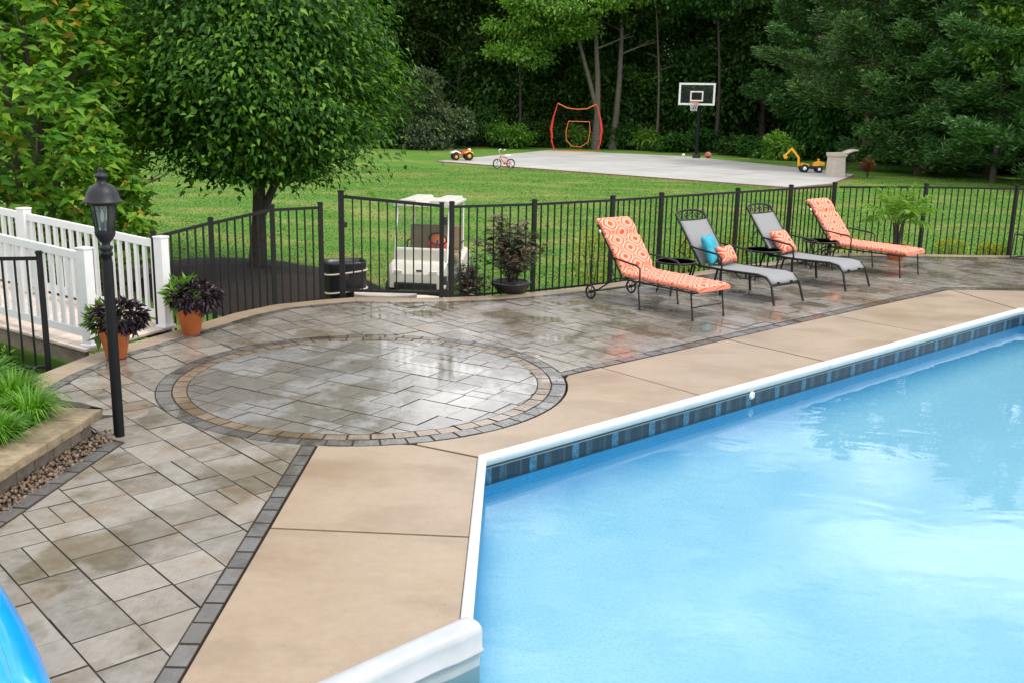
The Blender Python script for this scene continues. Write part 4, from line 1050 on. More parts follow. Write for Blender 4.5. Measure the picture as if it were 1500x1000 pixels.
def sling_lounger(x, y, ang, lab):
    """origin below the top of the backrest; feet at x = 1.85"""
    e = empty('sun_lounger', (x, y, 0), ang, lab, 'sun lounger'); W = .30; zs = .36
    fr = MB()
    for s in (-1, 1): fr.tube([(.52, s * W, zs - .01), (1.0, s * W, zs - .01), (1.55, s * W, zs + .01), (1.70, s * W, zs - .02), (1.78, s * W, zs - .10), (1.86, s * (W + .02), 0)], .017, 8)
    fr.bar((1.775, -W, .25), (1.775, W, .25), .02, .03).build('seat_frame', 'iron', e)
    MB().tube([(.52, -W, zs - .03), (.52, W, zs - .03)], .013, 7).build('cross_bar', 'iron', e)
    bk = MB()
    for s in (-1, 1): bk.tube([(.54, s * W, zs), (.02, s * W, 1.03)], .017, 8)
    bk.tube([(.02, -W, 1.03), (-.015, -W * .6, 1.065), (-.022, 0, 1.075), (-.015, W * .6, 1.065), (.02, W, 1.03)], .015, 8)
    bk.tube([(.085, -W, .945), (.085, W, .945)], .012, 7).build('backrest_frame', 'iron', e)
    sc_ = MB()
    for k in range(5):
        yy = -.22 + .11 * k; P = []
        for i in range(17):
            t = i / 16; a = t * 5.2; r = .044 * (1 - .55 * t); P.append((.055 - (1 if True else 0) * (r * math.sin(a)) * .62, yy + r * math.cos(a) * (1 if k % 2 else -1), 1.0 + r * math.sin(a) * .78))
        sc_.tube(P, .0085, 5)
    sc_.build('scrollwork', 'iron', e)
    def strip(path, name):
        mb = MB(); n = len(path); vs = []
        for i, (px, pz) in enumerate(path):
            for k in range(7): yy = -.285 + .57 * k / 6; vs.append((px, yy, pz - .012 * (1 - (yy / .285) ** 2)))
        fs = [(i * 7 + k, i * 7 + k + 1, (i + 1) * 7 + k + 1, (i + 1) * 7 + k) for i in range(n - 1) for k in range(6)]
        mb.add(vs, fs, True); o = mb.build(name, 'sling_grey', e); sm = o.modifiers.new('thick', 'SOLIDIFY'); sm.thickness = .004
    strip(dens([(.085, .95), (.53, .375)], .06), 'back_sling')
    strip(dens([(.56, .358), (1.05, .355), (1.55, .377), (1.68, .36), (1.765, .275)], .06), 'seat_sling')
    for s in (-1, 1):
        MB().tube([(.92, s * (W + .01), zs - .02), (.95, s * (W + .03), .0)], .019, 8).build('leg', 'iron', e)
        MB().tube([(.40, s * W, zs + .02), (.30, s * W, .0)], .016, 8).build('leg', 'iron', e)
        MB().tube([(.50, s * W, zs - .01), (.40, s * W, zs + .02)], .016, 8).build('side_rail', 'iron', e)
        MB().tube([(.34, s * (W + .015), .615), (.48, s * (W + .05), .60), (.75, s * (W + .055), .575), (.88, s * (W + .05), .56), (.935, s * (W + .04), .52), (.945, s * (W + .02), .36)], [.012, .014, .015, .015, .014, .014], 8).build('armrest', 'iron', e)
        MB().tube([(.25, s * (W - .02), .74), (.10, s * (W - .02), .52), (.42, s * (W - .02), .34)], .008, 6).build('back_stay', 'iron', e)
        MB().tube([(1.0, s * .12, zs - .05), (1.12, s * .12, .24), (1.28, s * .12, .26), (1.36, s * .12, zs - .02)], .007, 6).build('scroll_brace', 'iron', e)
    for s in (-.14, .14): MB().box((1.775, s, .272), (.03, .03, .03)).build('clip', 'iron', e)
    return e
def foot_origin(a, b, ang, dist):
    m = (G(*a) + G(*b)) / 2; return m.x - math.cos(ang) * dist, m.y - math.sin(ang) * dist
A1 = R(-51)
o1 = foot_origin((1015, 470), (1059, 463), A1, 1.73); orange_lounger(*o1, A1, 'wheeled iron lounger with a coral print cushion beside the teal-pillow lounger')
A2 = R(-51); o2 = foot_origin((1134, 448), (1176, 441), A2, 1.86); sling_lounger(*o2, A2, 'grey sling lounger holding the teal pillow')
A3 = R(-49); o3 = foot_origin((1238, 427), (1274, 420), A3, 1.86); sling_lounger(*o3, A3, 'grey sling lounger holding only one coral print pillow')
A4 = R(-48); o4 = foot_origin((1316, 408), (1347, 402), A4, 1.73); orange_lounger(*o4, A4, 'wheeled iron lounger with a coral print cushion beside the potted palm')
def pillow(org, ang, loc, rot, size, m, lab, name='throw_pillow'):
    bm = bmesh.new(); ul = bm.loops.layers.uv.new('UVMap'); n = 14; grid = {}
    for sgn in (1, -1):
        for i in range(n + 1):
            for j in range(n + 1):
                u, v = 2 * i / n - 1, 2 * j / n - 1; ed = (1 - u ** 4) * (1 - v ** 4); k = 1 - .10 * (u * u * (1 - abs(v)) + v * v * (1 - abs(u))) 
                pin = 1 + .04 * abs(u * v); z = sgn * size[2] / 2 * ed ** .55
                key = (i, j, sgn if 0 < i < n and 0 < j < n else 0)
                if key not in grid: grid[key] = bm.verts.new((u * size[0] / 2 * k * pin, v * size[1] / 2 * k * pin, z))
    for sgn in (1, -1):
        for i in range(n):
            for j in range(n):
                q = [grid[(a, b, sgn if 0 < a < n and 0 < b < n else 0)] for a, b in ((i, j), (i + 1, j), (i + 1, j + 1), (i, j + 1))]
                try: f = bm.faces.new(q if sgn > 0 else q[::-1])
                except ValueError: continue
                f.smooth = True
                for lp in f.loops: lp[ul].uv = (lp.vert.co.x + .1, lp.vert.co.y + .1)
    me = bpy.data.meshes.new(name); bm.to_mesh(me); bm.free(); o = link(name, me, m)
    Mz = Matrix.Translation((org[0], org[1], 0)) @ Matrix.Rotation(ang, 4, 'Z'); o.matrix_world = Mz @ Matrix.Translation(loc) @ rot
    return tag(o, lab, 'pillow')
def rxyz(x, y, z): return Matrix.Rotation(R(z), 4, 'Z') @ Matrix.Rotation(R(y), 4, 'Y') @ Matrix.Rotation(R(x), 4, 'X')
pillow(o2, A2, (.545, -.10, .575), rxyz(0, 66, 22), (.42, .42, .13), 'teal_fabric', 'teal throw pillow standing on its edge on the grey lounger')
pillow(o2, A2, (.66, .10, .50), rxyz(0, 58, 10), (.26, .40, .15), 'cushion_print', 'coral print bolster pillow beside the teal pillow')
pillow(o3, A3, (.52, .0, .54), rxyz(0, 50, 6), (.40, .44, .15), 'cushion_print', 'coral print throw pillow alone on a grey lounger')

def side_table(x, y, lab, ph):
    e = empty('side_table', (x, y, 0), ph, lab, 'side table')
    MB().lathe([(.265, .448), (.001, .448)], 32).lathe([(.001, .442), (.265, .442)], 32).build('table_top', 'table_top', e)
    MB().ring((0, 0, .445), .272, .014, 36, 8).build('rim', 'iron', e)
    for k in range(4):
        a = k * math.pi / 2 + .4; c, s = math.cos(a), math.sin(a)
        MB().tube([(.255 * c, .255 * s, .435), (.27 * c, .27 * s, .38), (.235 * c, .235 * s, .25), (.22 * c, .22 * s, .12), (.25 * c, .25 * s, .0)], [.016, .016, .013, .012, .014], 8).build('leg', 'iron', e)
    MB().ring((0, 0, .17), .215, .008, 28, 6).build('stretcher', 'iron', e)
    return e
for (px, py), lab in (((990, 383), 'round black patio table between the coral lounger and the teal-pillow lounger'), ((1118, 366), 'round black patio table between the two grey loungers'), ((1203, 353), 'round black patio table between a grey lounger and the coral lounger by the palm')):
    q = G(px, py, .45); side_table(q.x, q.y, lab, random.random())
def patio_chair():
    q = G(1499, 381); e = empty('patio_chair', (q.x + .20, q.y + .1, 0), R(20), 'black iron patio chair with a white towel over its back at the fence', 'chair')
    for s in (-1, 1):
        MB().tube([(-.25, s * .24, 0), (-.22, s * .24, .42), (.2, s * .24, .42), (.24, s * .24, 0)], .012, 7).build('leg_frame', 'iron', e)
        MB().tube([(.2, s * .24, .42), (.33, s * .24, .95)], .012, 7).build('back_post', 'iron', e)
        MB().tube([(-.24, s * .25, 0), (-.05, s * .25, .015), (.24, s * .25, 0)], .012, 7).build('foot_rail', 'iron', e)
    MB().box((0, 0, .425), (.44, .46, .02)).build('seat', 'iron', e, bevel=.008)
    bs = MB().tube([(.33, -.24, .95), (.35, 0, .99), (.33, .24, .95)], .012, 7)
    for k in range(5): bs.tube([(.22, -.16 + .08 * k, .5), (.33, -.16 + .08 * k, .96)], .006, 6)
    bs.build('backrest', 'iron', e)
    MB().loft([[(.26, -.2, .62), (.26, .16, .62), (.275, .16, .62), (.275, -.2, .62)], [(.345, -.2, 1.0), (.345, .16, 1.0), (.36, .16, 1.0), (.36, -.2, 1.0)]], True, False).build('towel', 'white_paint', e)
patio_chair()

# ------------------------------------------------------------------ blue float at the picture's foot, barrel, stepping stones
def blue_float():
    a, b = G(-12, 868, .16), G(54, 1000, .16); d = Vector((b.x - a.x, b.y - a.y, 0)).normalized(); n = Vector((d.y, -d.x, 0)); 
    if n.x > 0: n = -n
    c = (a + b) / 2; e = empty('pool_raft', (c.x, c.y, 0), math.atan2(d.y, d.x), 'glossy bright blue inflatable raft lying on the pavers', 'pool float'); sg = 1 if Vector((-d.y, d.x, 0)).dot(n) > 0 else -1
    for k in range(5):
        r = .16 if k in (0, 4) else .12; y = sg * (.15 + .235 * k); P = [(-.95 + .06 * (k in (0, 4)) + 1.9 * i / 22, y - sg * .05 * math.cos((i / 22 - .5) * 3.0) * (k == 0), r) for i in range(23)]
        rr = [r * min(1, .35 + .65 * math.sin(min(1, i / 3) * 1.57), .35 + .65 * math.sin(min(1, (22 - i) / 3) * 1.57)) for i in range(23)]
        t = MB().tube(P, rr, 20).build('air_tube', 'blue_vinyl', e)
        MB().tube([(p[0], p[1], p[2] + q * .995) for p, q in zip(P, rr)][2:-2], .004, 5).build('seam', 'blue_vinyl', t)
    MB().lathe([(.018, 0), (.018, .022), (.012, .026), (.001, .027)], 12, (-.7, sg * .15, .31)).build('valve', 'white_paint', e)
blue_float()
def barrel():
    x, y = -2.36, 14.15; z0 = float(T(x, y)); e = empty('tub_planter', (x, y, z0), R(20), 'small black tub with pale slanting bands beside the gate post', 'tub'); h = -z0 + .36
    sq = lambda w_, z: [(math.copysign(abs(math.cos(t)) ** .5, math.cos(t)) * w_, math.copysign(abs(math.sin(t)) ** .5, math.sin(t)) * w_ * .8, z) for t in np.linspace(0, 2 * math.pi, 25)[:-1]]
    MB().loft([sq(.24, 0), sq(.28, h * .5), sq(.29, h - .03), sq(.30, h), sq(.27, h), sq(.26, h - .1)], True, True).build('tub', 'black_plastic', e)
    for q in (.10, .36): MB().tube([(p[0] * 1.02, p[1] * 1.02, -z0 + q - .14 + .10 * p[0]) for p in sq(.29, 0)] + [(sq(.29, 0)[0][0] * 1.02, 0, -z0 + q - .14 + .03)], .013, 6).build('band', 'beige_resin', e)
barrel()
def steps():
    for i, (x, y, w_, h_, z, a) in enumerate(((-1.75, 13.72, .95, .42, -.04, .06), (-1.35, 14.25, 1.05, .55, -.20, -.1), (-1.75, 14.95, 1.0, .6, -.38, .12), (-1.3, 15.7, 1.1, .6, -.55, 0))):
        pl = [(math.cos(t) * w_ / 2 * random.uniform(.88, 1.05), math.sin(t) * h_ / 2 * random.uniform(.85, 1.08)) for t in np.linspace(0, 2 * math.pi, 10)[:-1]]
        o = MB().prism(pl, -.10, 0).build('stepping_stone', 'stone_path', bevel=.012); o.location = (x, y, z + .03); o.rotation_euler = (0, 0, a)
        tag(o, 'flat pale stepping stone outside the gate on the way to the golf cart', 'stone', 'stepping stones outside the gate')
    for (x, y, s) in ((.15, 14.55, .34), (.5, 14.8, .26), (-.2, 14.6, .24)):
        bm = bmesh.new(); bmesh.ops.create_icosphere(bm, subdivisions=2, radius=1)
        for v in bm.verts: v.co = Vector((v.co.x * s * .6, v.co.y * s * .5, v.co.z * s * .34)) * random.uniform(.85, 1.12)
        me = bpy.data.meshes.new('rock'); bm.to_mesh(me); bm.free(); o = link('rock', me, 'stone_path'); o.location = (x, y, float(T(x, y)) + .16 + s * .2)
        tag(o, 'pale rock behind the black bowl planter', 'rock', 'rocks behind the bowl planter')
    # mulch mound round the tree
    n = 40; m = 10; vs = [(0, 0, .34)]; fs = []
    for j in range(1, m + 1):
        for k in range(n):
            a = 2 * math.pi * k / n; r = j / m; x, y = -4.4 + 2.15 * r * math.cos(a) * (1 + .05 * math.sin(3 * a)), 17.3 + 2.1 * r * math.sin(a); vs.append((x + 4.4, y - 17.3, float(T(x, y)) + .42 * (1 - r ** 3) + .03 * random.random() - .02 + .6))
    vs[0] = (0, 0, vs[1][2])
    for k in range(n): fs.append((0, 1 + k, 1 + (k + 1) % n))
    for j in range(m - 1):
        for k in range(n): a = 1 + j * n; fs.append((a + k, a + n + k, a + n + (k + 1) % n, a + (k + 1) % n))
    o = MB().add(vs, fs, True).build('mulch_bed', 'mulch'); o.location = (-4.4, 17.3, -.6); tag(o, 'dark brown mulch bed mounded round the big tree', kind='structure')
    for k in range(13):
        a = 2.2 + k * .13; x, y = -4.4 + 2.3 * math.cos(a), 17.3 + 2.1 * math.sin(a) - 1.0 - .0 * k
        o = MB().box((0, 0, .11), (random.uniform(.28, .42), .26, random.uniform(.14, .24)), 0).build('edging_rock', 'wall_block', bevel=.03); o.location = (x - .4, y - 1.2, float(T(x - .4, y - 1.2)) + random.uniform(0, .12)); o.rotation_euler = (random.gauss(0, .06), random.gauss(0, .06), a + 1.57 + random.gauss(0, .2))
        tag(o, 'rough grey stone bordering the mulch bed behind the footbridge', 'stone', 'stones bordering the mulch bed')
steps()

# ------------------------------------------------------------------ golf cart
def golf_cart():
    gx, gy = -1.40, 17.0; gz = float(T(gx, gy)) + .02
    e = empty('golf_cart', (gx, gy, gz), R(172), 'cream golf cart with a moulded roof parked beyond the gate', 'golf cart'); e.scale = (.86, .86, .94)   # local +y is the cart's front
    def sect(w_, y, z0, z1, r=.05): return [(-w_, y, z0), (w_, y, z0), (w_, y, z1 - r), (w_ - r, y, z1), (-w_ + r, y, z1), (-w_, y, z1 - r)]
    MB().loft([sect(.50, .72, .34, .72), sect(.54, .95, .32, .78), sect(.54, 1.10, .32, .74), sect(.48, 1.22, .34, .58)], True, False).build('front_cowl', 'cream_plastic', e, bevel=.02)
    MB().box((0, .78, .86), (.96, .16, .22)).build('dashboard', 'cream_plastic', e, bevel=.03)
    MB().box((0, 1.235, .38), (.80, .05, .12)).build('bumper', 'black_plastic', e, bevel=.02)
    MB().box((0, .1, .30), (1.06, 1.3, .08)).build('floor_pan', 'black_plastic', e, bevel=.02)
    MB().loft([sect(.55, -.35, .3, .62), sect(.58, -.9, .3, .80), sect(.56, -1.25, .32, .74)], True, False).build('rear_body', 'cream_plastic', e, bevel=.02)
    MB().box((0, -.28, .70), (1.04, .5, .14)).build('seat', 'tan_vinyl', e, bevel=.04)
    MB().box((0, -.56, 1.00), (1.04, .12, .46), M=Matrix.Rotation(R(8), 4, 'X')).build('seat_back', 'tan_vinyl', e, bevel=.04)
    for s in (-1, 1):
        MB().tube([(s * .50, .80, .72), (s * .50, .68, 1.2), (s * .49, .55, 1.66)], .018, 8).build('roof_strut', 'white_paint', e)
        MB().tube([(s * .50, -.75, .78), (s * .50, -.78, 1.66)], .018, 8).build('roof_strut', 'white_paint', e)
        for y, r in ((.88, .22), (-.85, .22)):
            Mx = Matrix.Rotation(R(90), 4, 'Y'); w_ = MB().lathe([(.001, -.07), (.13, -.08), (.20, -.085), (r, -.05), (r, .05), (.20, .085), (.13, .08), (.001, .07)], 24, (s * .53, y, .22), M=Mx).build('wheel', 'tyre', e)
            MB().lathe([(.001, .083), (.11, .083), (.12, .078)], 20, (s * .53, y, .22), M=Mx if s > 0 else Matrix.Rotation(R(-90), 4, 'Y')).build('rim', 'cream_plastic', w_)
        MB().box((s * .33, 1.225, .62), (.16, .02, .06), M=Matrix.Rotation(R(-25), 4, 'X')).build('headlight', 'candle', e, bevel=.01)
        MB().tube([(s * .52, -.30, .74), (s * .54, -.32, .93), (s * .54, -.58, .95)], .015, 7).build('arm_rail', 'black_plastic', e)
    rf = MB().loft([[(-.54, -.9, 1.64), (.54, -.9, 1.64), (.54, -.9, 1.69), (-.54, -.9, 1.69)], [(-.55, .65, 1.66), (.55, .65, 1.66), (.55, .65, 1.71), (-.55, .65, 1.71)]], True, False).build('roof', 'cream_plastic', e, bevel=.02)
    for s in (-1, 1): MB().loft([[(s * .30 - .2, .62, 1.705), (s * .30 + .2, .62, 1.705), (s * .30 + .16, .62, 1.76), (s * .30 - .16, .62, 1.76)], [(s * .30 - .2, -.85, 1.685), (s * .30 + .2, -.85, 1.685), (s * .30 + .16, -.82, 1.745), (s * .30 - .16, -.82, 1.745)]], True, False).build('roof_bulge', 'cream_plastic', rf, bevel=.02)
    MB().tube([(-.26, .75, .82), (-.26, .52, 1.08)], .018, 8).build('steering_column', 'black_plastic', e)
    MB().ring((-.26, .50, 1.10), .165, .014, 28, 7, M=Matrix.Rotation(R(45), 4, 'X')).build('steering_wheel', 'black_plastic', e)
    MB().loft([[(-.47, .775, .98), (.47, .775, .98), (.47, .781, .98), (-.47, .781, .98)], [(-.46, .60, 1.52), (.46, .60, 1.52), (.46, .606, 1.52), (-.46, .606, 1.52)]], True, False).build('windscreen', 'board_glass', e)
    MB().box((-.06, 1.21, .64), (.10, .015, .03)).build('badge', 'black_plastic', e)
    bg = MB().loft([[(math.cos(t) * r_, math.sin(t) * r_ * .6, z) for t in np.linspace(0, 2 * math.pi, 13)[:-1]] for r_, z in ((.13, 0), (.17, .08), (.15, .2), (.08, .28))], True, True)
    o = bg.build('bag', 'orange_paint'); o.location = (gx + .10, gy + .28, gz + .728); tag(o, 'small bright orange and red bag on the golf cart seat', 'bag')
    MB().lathe([(.10, 0), (.175, .04), (.172, .10), (.16, .13)], 14, M=Matrix.Diagonal((1.03, .64, 1, 1))).build('pocket', 'red_paint', o)
    o = MB().box((0, 0, .05), (.46, .28, .10)).build('folded_towel', 'blue_cloth', bevel=.03); o.location = (gx - .10, gy - .1, gz + .324); tag(o, 'folded navy towel on the golf cart floor', 'towel')
golf_cart()

# ------------------------------------------------------------------ things on and round the court
def hoop():
    b = G(1020, 232, CZ); e = empty('basketball_hoop', (b.x, b.y, CZ - .05), label='basketball hoop with a clear white-edged backboard on a dark pole', cat='basketball hoop')
    f = Vector((-.42, -.9, 0)).normalized(); e.rotation_euler = (0, 0, math.atan2(f.y, f.x) + R(90))     # local -y faces the court
    MB().box((0, 0, 1.35), (.15, .15, 2.7)).build('pole', 'black_metal', e, bevel=.015)
    MB().box((0, 0, .12), (.34, .34, .24)).build('anchor_pad', 'black_plastic', e, bevel=.03)
    for x in (-.08, .08): MB().bar((x, -.02, 2.35), (x, -.55, 3.0), .05, .07).bar((x, -.02, 2.65), (x, -.55, 3.3), .05, .07).build('support_arm', 'black_metal', e)
    W, H, zc, y = 1.85, 1.08, 3.22, -.62
    MB().box((0, y, zc), (W - .1, .012, H - .1)).build('glass_board', 'board_glass', e)
    fr = MB(); t = .095
    fr.box((0, y, zc + H / 2 - t / 2), (W, .03, t)).box((0, y, zc - H / 2 + t / 2), (W, .03, t)).box((-W / 2 + t / 2, y, zc), (t, .03, H - 2 * t)).box((W / 2 - t / 2, y, zc), (t, .03, H - 2 * t)); fr.build('board_frame', 'white_paint', e)
    sq = MB(); w2, h2, z2, t = .66, .50, zc - .10, .065
    sq.box((0, y - .012, z2 + h2 / 2 - t / 2), (w2, .012, t)).box((0, y - .012, z2 - h2 / 2 + t / 2), (w2, .012, t)).box((-w2 / 2 + t / 2, y - .012, z2), (t, .012, h2 - 2 * t)).box((w2 / 2 - t / 2, y - .012, z2), (t, .012, h2 - 2 * t)); sq.build('target_square', 'white_paint', e)
    rz = zc - .40
    MB().ring((0, y - .42, rz), .23, .02, 28, 6).box((0, y - .12, rz - .03), (.22, .22, .05)).build('rim', 'orange_paint', e)
    nt_ = MB()
    for k in range(12):
        for dr in (1, -1):
            P = [((.23 - .09 * (i / 6) ** .7) * math.cos(k * .5236 + dr * i * .13), y - .42 + (.23 - .09 * (i / 6) ** .7) * math.sin(k * .5236 + dr * i * .13), rz - .42 * i / 6) for i in range(7)]
            nt_.tube(P, .010, 4, False)
    nt_.build('net', 'net_white', e)
hoop()
def pitch_net():
    a, b = G(810, 221, CZ), G(877, 224, CZ); c = (a + b) / 2; d = Vector((b.x - a.x, b.y - a.y)); w_ = 2.75
    e = empty('pitching_net', (c.x, c.y, CZ - .03), R(-14), 'red framed pitching net with bowed sides at the far corner of the court', 'sports net')
    h = 2.6
    for s in (-1, 1):
        MB().tube([(s * 1.18, 0, 0), (s * 1.36, 0, .55), (s * 1.40, 0, 1.2), (s * 1.30, 0, 1.85), (s * 1.08, 0, h)], [.03, .045, .055, .045, .028], 8).build('side_pole', 'red_paint', e)
        MB().tube([(s * 1.33, -.02, .7), (s * 1.41, -.02, 1.2), (s * 1.33, -.02, 1.75)], [.05, .075, .05], 8).build('pole_sleeve', 'red_paint', e)
    MB().tube([(-1.08, 0, h), (-.55, 0, h - .24), (0, 0, h - .30), (.55, 0, h - .26), (1.08, 0, h)], .028, 6).build('top_band', 'orange_paint', e)
    MB().tube([(-1.18, 0, .02), (0, 0, .05), (1.18, 0, .02)], .03, 6).build('bottom_band', 'orange_paint', e)
    MB().tube([(-.45, .02, 1.65), (.72, .02, 1.65), (.76, .02, 1.1), (.66, .02, .55), (.25, .02, .28), (-.25, .02, .32), (-.55, .02, .65), (-.58, .02, 1.1), (-.45, .02, 1.65)], .024, 6).build('target_pocket', 'orange_paint', e)
    n_ = MB()
    for k in range(1, 16): x = -1.3 + 2.6 * k / 16; n_.tube([(x, 0, .04), (x, 0, h - .3 + .25 * abs(x / 1.1) ** 2)], .003, 3, False)
    for k in range(1, 15): z = h * k / 16; n_.tube([(-1.3, 0, z), (1.3, 0, z)], .003, 3, False)
    n_.build('netting', 'iron', e)
pitch_net()
def bicycle():
    q = G(738, 247, CZ); e = empty('child_bicycle', (q.x, q.y, CZ), R(205), 'small red child bicycle with training wheels at the court edge', 'bicycle')
    for x in (-.30, .30):
        w_ = MB().ring((x, 0, .19), .175, .022, 24, 6, 'Y').build('wheel', 'tyre', e)
        sp = MB().ring((x, 0, .19), .15, .01, 24, 5, 'Y')
        for k in range(8): a = k * .785; sp.tube([(x, 0, .19), (x + .15 * math.cos(a), 0, .19 + .15 * math.sin(a))], .005, 4)
        sp.build('spokes', 'steel', w_)
    MB().tube([(-.30, 0, .19), (-.02, 0, .20), (.20, 0, .46)], .02, 8).tube([(-.30, 0, .19), (-.12, 0, .44), (-.02, 0, .20)], .016, 8).tube([(-.12, 0, .42), (.19, 0, .48)], .02, 8).build('frame', 'red_paint', e)
    MB().tube([(.30, .035, .19), (.25, .03, .42), (.19, 0, .48), (.17, 0, .60)], .014, 8).tube([(.30, -.035, .19), (.25, -.03, .42), (.19, 0, .48)], .014, 8).build('fork', 'steel', e)
    MB().tube([(.10, -.22, .74), (.15, -.20, .72), (.17, -.07, .60), (.17, .07, .60), (.15, .20, .72), (.10, .22, .74)], .014, 8).build('handlebar', 'steel', e)
    for s in (-1, 1): MB().tube([(.10, s * .22, .74), (.04, s * .225, .75)], .02, 8).build('grip', 'white_paint', e)
    MB().loft([[(-.26, -.07, .50), (-.26, .07, .50), (-.26, .05, .55), (-.26, -.05, .55)], [(-.02, -.025, .51), (-.02, .025, .51), (-.02, .02, .54), (-.02, -.02, .54)]], True, False).build('saddle', 'white_paint', e, bevel=.01)
    for s in (-1, 1):
        MB().tube([(-.30, 0, .19), (-.31, s * .17, .15), (-.31, s * .17, .06)], .01, 6).build('stabiliser_arm', 'steel', e)
        MB().ring((-.31, s * .18, .055), .042, .016, 16, 6, 'Y').build('training_wheel', 'tyre', e)
    MB().box((0, .06, .20), (.10, .02, .10)).build('chain_guard', 'red_paint', e, bevel=.01)
bicycle()
def wheel(mb_parent, x, y, z, r, wd, hub='white_paint', nm='wheel'):
    Mx = Matrix.Rotation(R(90), 4, 'X'); w_ = MB().lathe([(r * .5, -wd / 2), (r * .9, -wd / 2), (r, -wd / 4), (r, wd / 4), (r * .9, wd / 2), (r * .5, wd / 2)], 20, (x, y, z), M=Mx).build(nm, 'tyre', mb_parent)
    MB().lathe([(.001, -wd * .55), (r * .45, -wd * .5), (r * .52, 0), (r * .45, wd * .5), (.001, wd * .55)], 16, (x, y, z), M=Mx).build('hub', hub, w_)
def quad():
    q = G(676, 235, CZ); e = empty('toy_quad', (q.x, q.y, CZ), R(14), 'toy quad bike in yellow, white and red at the corner of the court', 'toy')
    for x, r in ((-.30, .15), (.30, .19)):
        for s in (-1, 1): wheel(e, x, s * .26, r, r, .16, 'yellow_plastic')
    MB().loft([[(-.42, -.12, .28), (-.42, .12, .28), (-.42, .12, .40), (-.42, -.12, .40)], [(-.05, -.13, .24), (-.05, .13, .24), (-.05, .10, .36), (-.05, -.10, .36)], [(.25, -.14, .26), (.25, .14, .26), (.25, .11, .48), (.25, -.11, .48)], [(.45, -.10, .28), (.45, .10, .28), (.45, .07, .40), (.45, -.07, .40)]], True, False).build('body', 'red_paint', e, bevel=.02)
    for x, m in ((-.30, 'white_paint'), (.30, 'yellow_plastic')):
        for s in (-1, 1): MB().loft([[(x - .2, s * .12, .33), (x - .2, s * .34, .31), (x - .2, s * .34, .33), (x - .2, s * .12, .36)], [(x, s * .12, .40), (x, s * .36, .39), (x, s * .36, .41), (x, s * .12, .44)], [(x + .2, s * .12, .34), (x + .2, s * .34, .30), (x + .2, s * .34, .32), (x + .2, s * .12, .37)]], True, False).build('fender', m, e)
    MB().loft([[(-.36, -.09, .41), (-.36, .09, .41), (-.36, .07, .47), (-.36, -.07, .47)], [(.02, -.08, .38), (.02, .08, .38), (.02, .06, .43), (.02, -.06, .43)]], True, False).build('seat', 'black_plastic', e, bevel=.015)
    MB().tube([(.20, 0, .46), (.15, 0, .60)], .02, 7).tube([(.10, -.2, .62), (.15, 0, .60), (.10, .2, .62)], .016, 7).build('handlebar', 'black_plastic', e)
    MB().box((.36, 0, .47), (.12, .16, .1)).build('headlight', 'white_paint', e, bevel=.03)
quad()
def digger():
    q = G(1187, 253, CZ); e = empty('toy_digger', (q.x, q.y, CZ), R(176), 'yellow ride-on toy digger with a raised bent arm by the court', 'toy'); e.scale = (.86, .86, .86)
    for x, r in ((-.36, .17), (.34, .20)):
        for s in (-1, 1): wheel(e, x, s * .24, r, r, .14)
    MB().box((0, 0, .24), (.95, .30, .14)).build('chassis', 'black_plastic', e, bevel=.03)
    MB().loft([[(-.62, -.16, .36), (-.62, .16, .36), (-.62, .13, .50), (-.62, -.13, .50)], [(-.40, -.18, .32), (-.40, .18, .32), (-.40, .16, .56), (-.40, -.16, .56)], [(-.10, -.17, .31), (-.10, .17, .31), (-.10, .13, .47), (-.10, -.13, .47)]], True, False).build('bonnet', 'yellow_plastic', e, bevel=.02)
    MB().box((-.34, 0, .60), (.10, .04, .12)).build('handle', 'yellow_plastic', e, bevel=.01)
    MB().loft([[(.12, -.18, .30), (.12, .18, .30), (.12, .16, .40), (.12, -.16, .40)], [(.50, -.18, .30), (.50, .18, .30), (.50, .16, .44), (.50, -.16, .44)]], True, False).build('seat', 'yellow_plastic', e, bevel=.02)
    MB().bar((.60, 0, .28), (.62, 0, .72), .13, .10).build('boom', 'yellow_plastic', e, bevel=.02)
    MB().bar((.60, 0, .66), (.98, 0, 1.12), .12, .10).build('boom', 'yellow_plastic', e, bevel=.02)
    MB().bar((.95, 0, 1.14), (1.28, 0, .78), .10, .085).build('dipper_arm', 'yellow_plastic', e, bevel=.02)
    MB().loft([[(1.22, -.12, .86), (1.22, .12, .86), (1.38, .12, .80), (1.38, -.12, .80)], [(1.16, -.11, .68), (1.16, .11, .68), (1.30, .11, .62), (1.30, -.11, .62)]], True, False).build('bucket', 'yellow_plastic', e, bevel=.02)
digger()
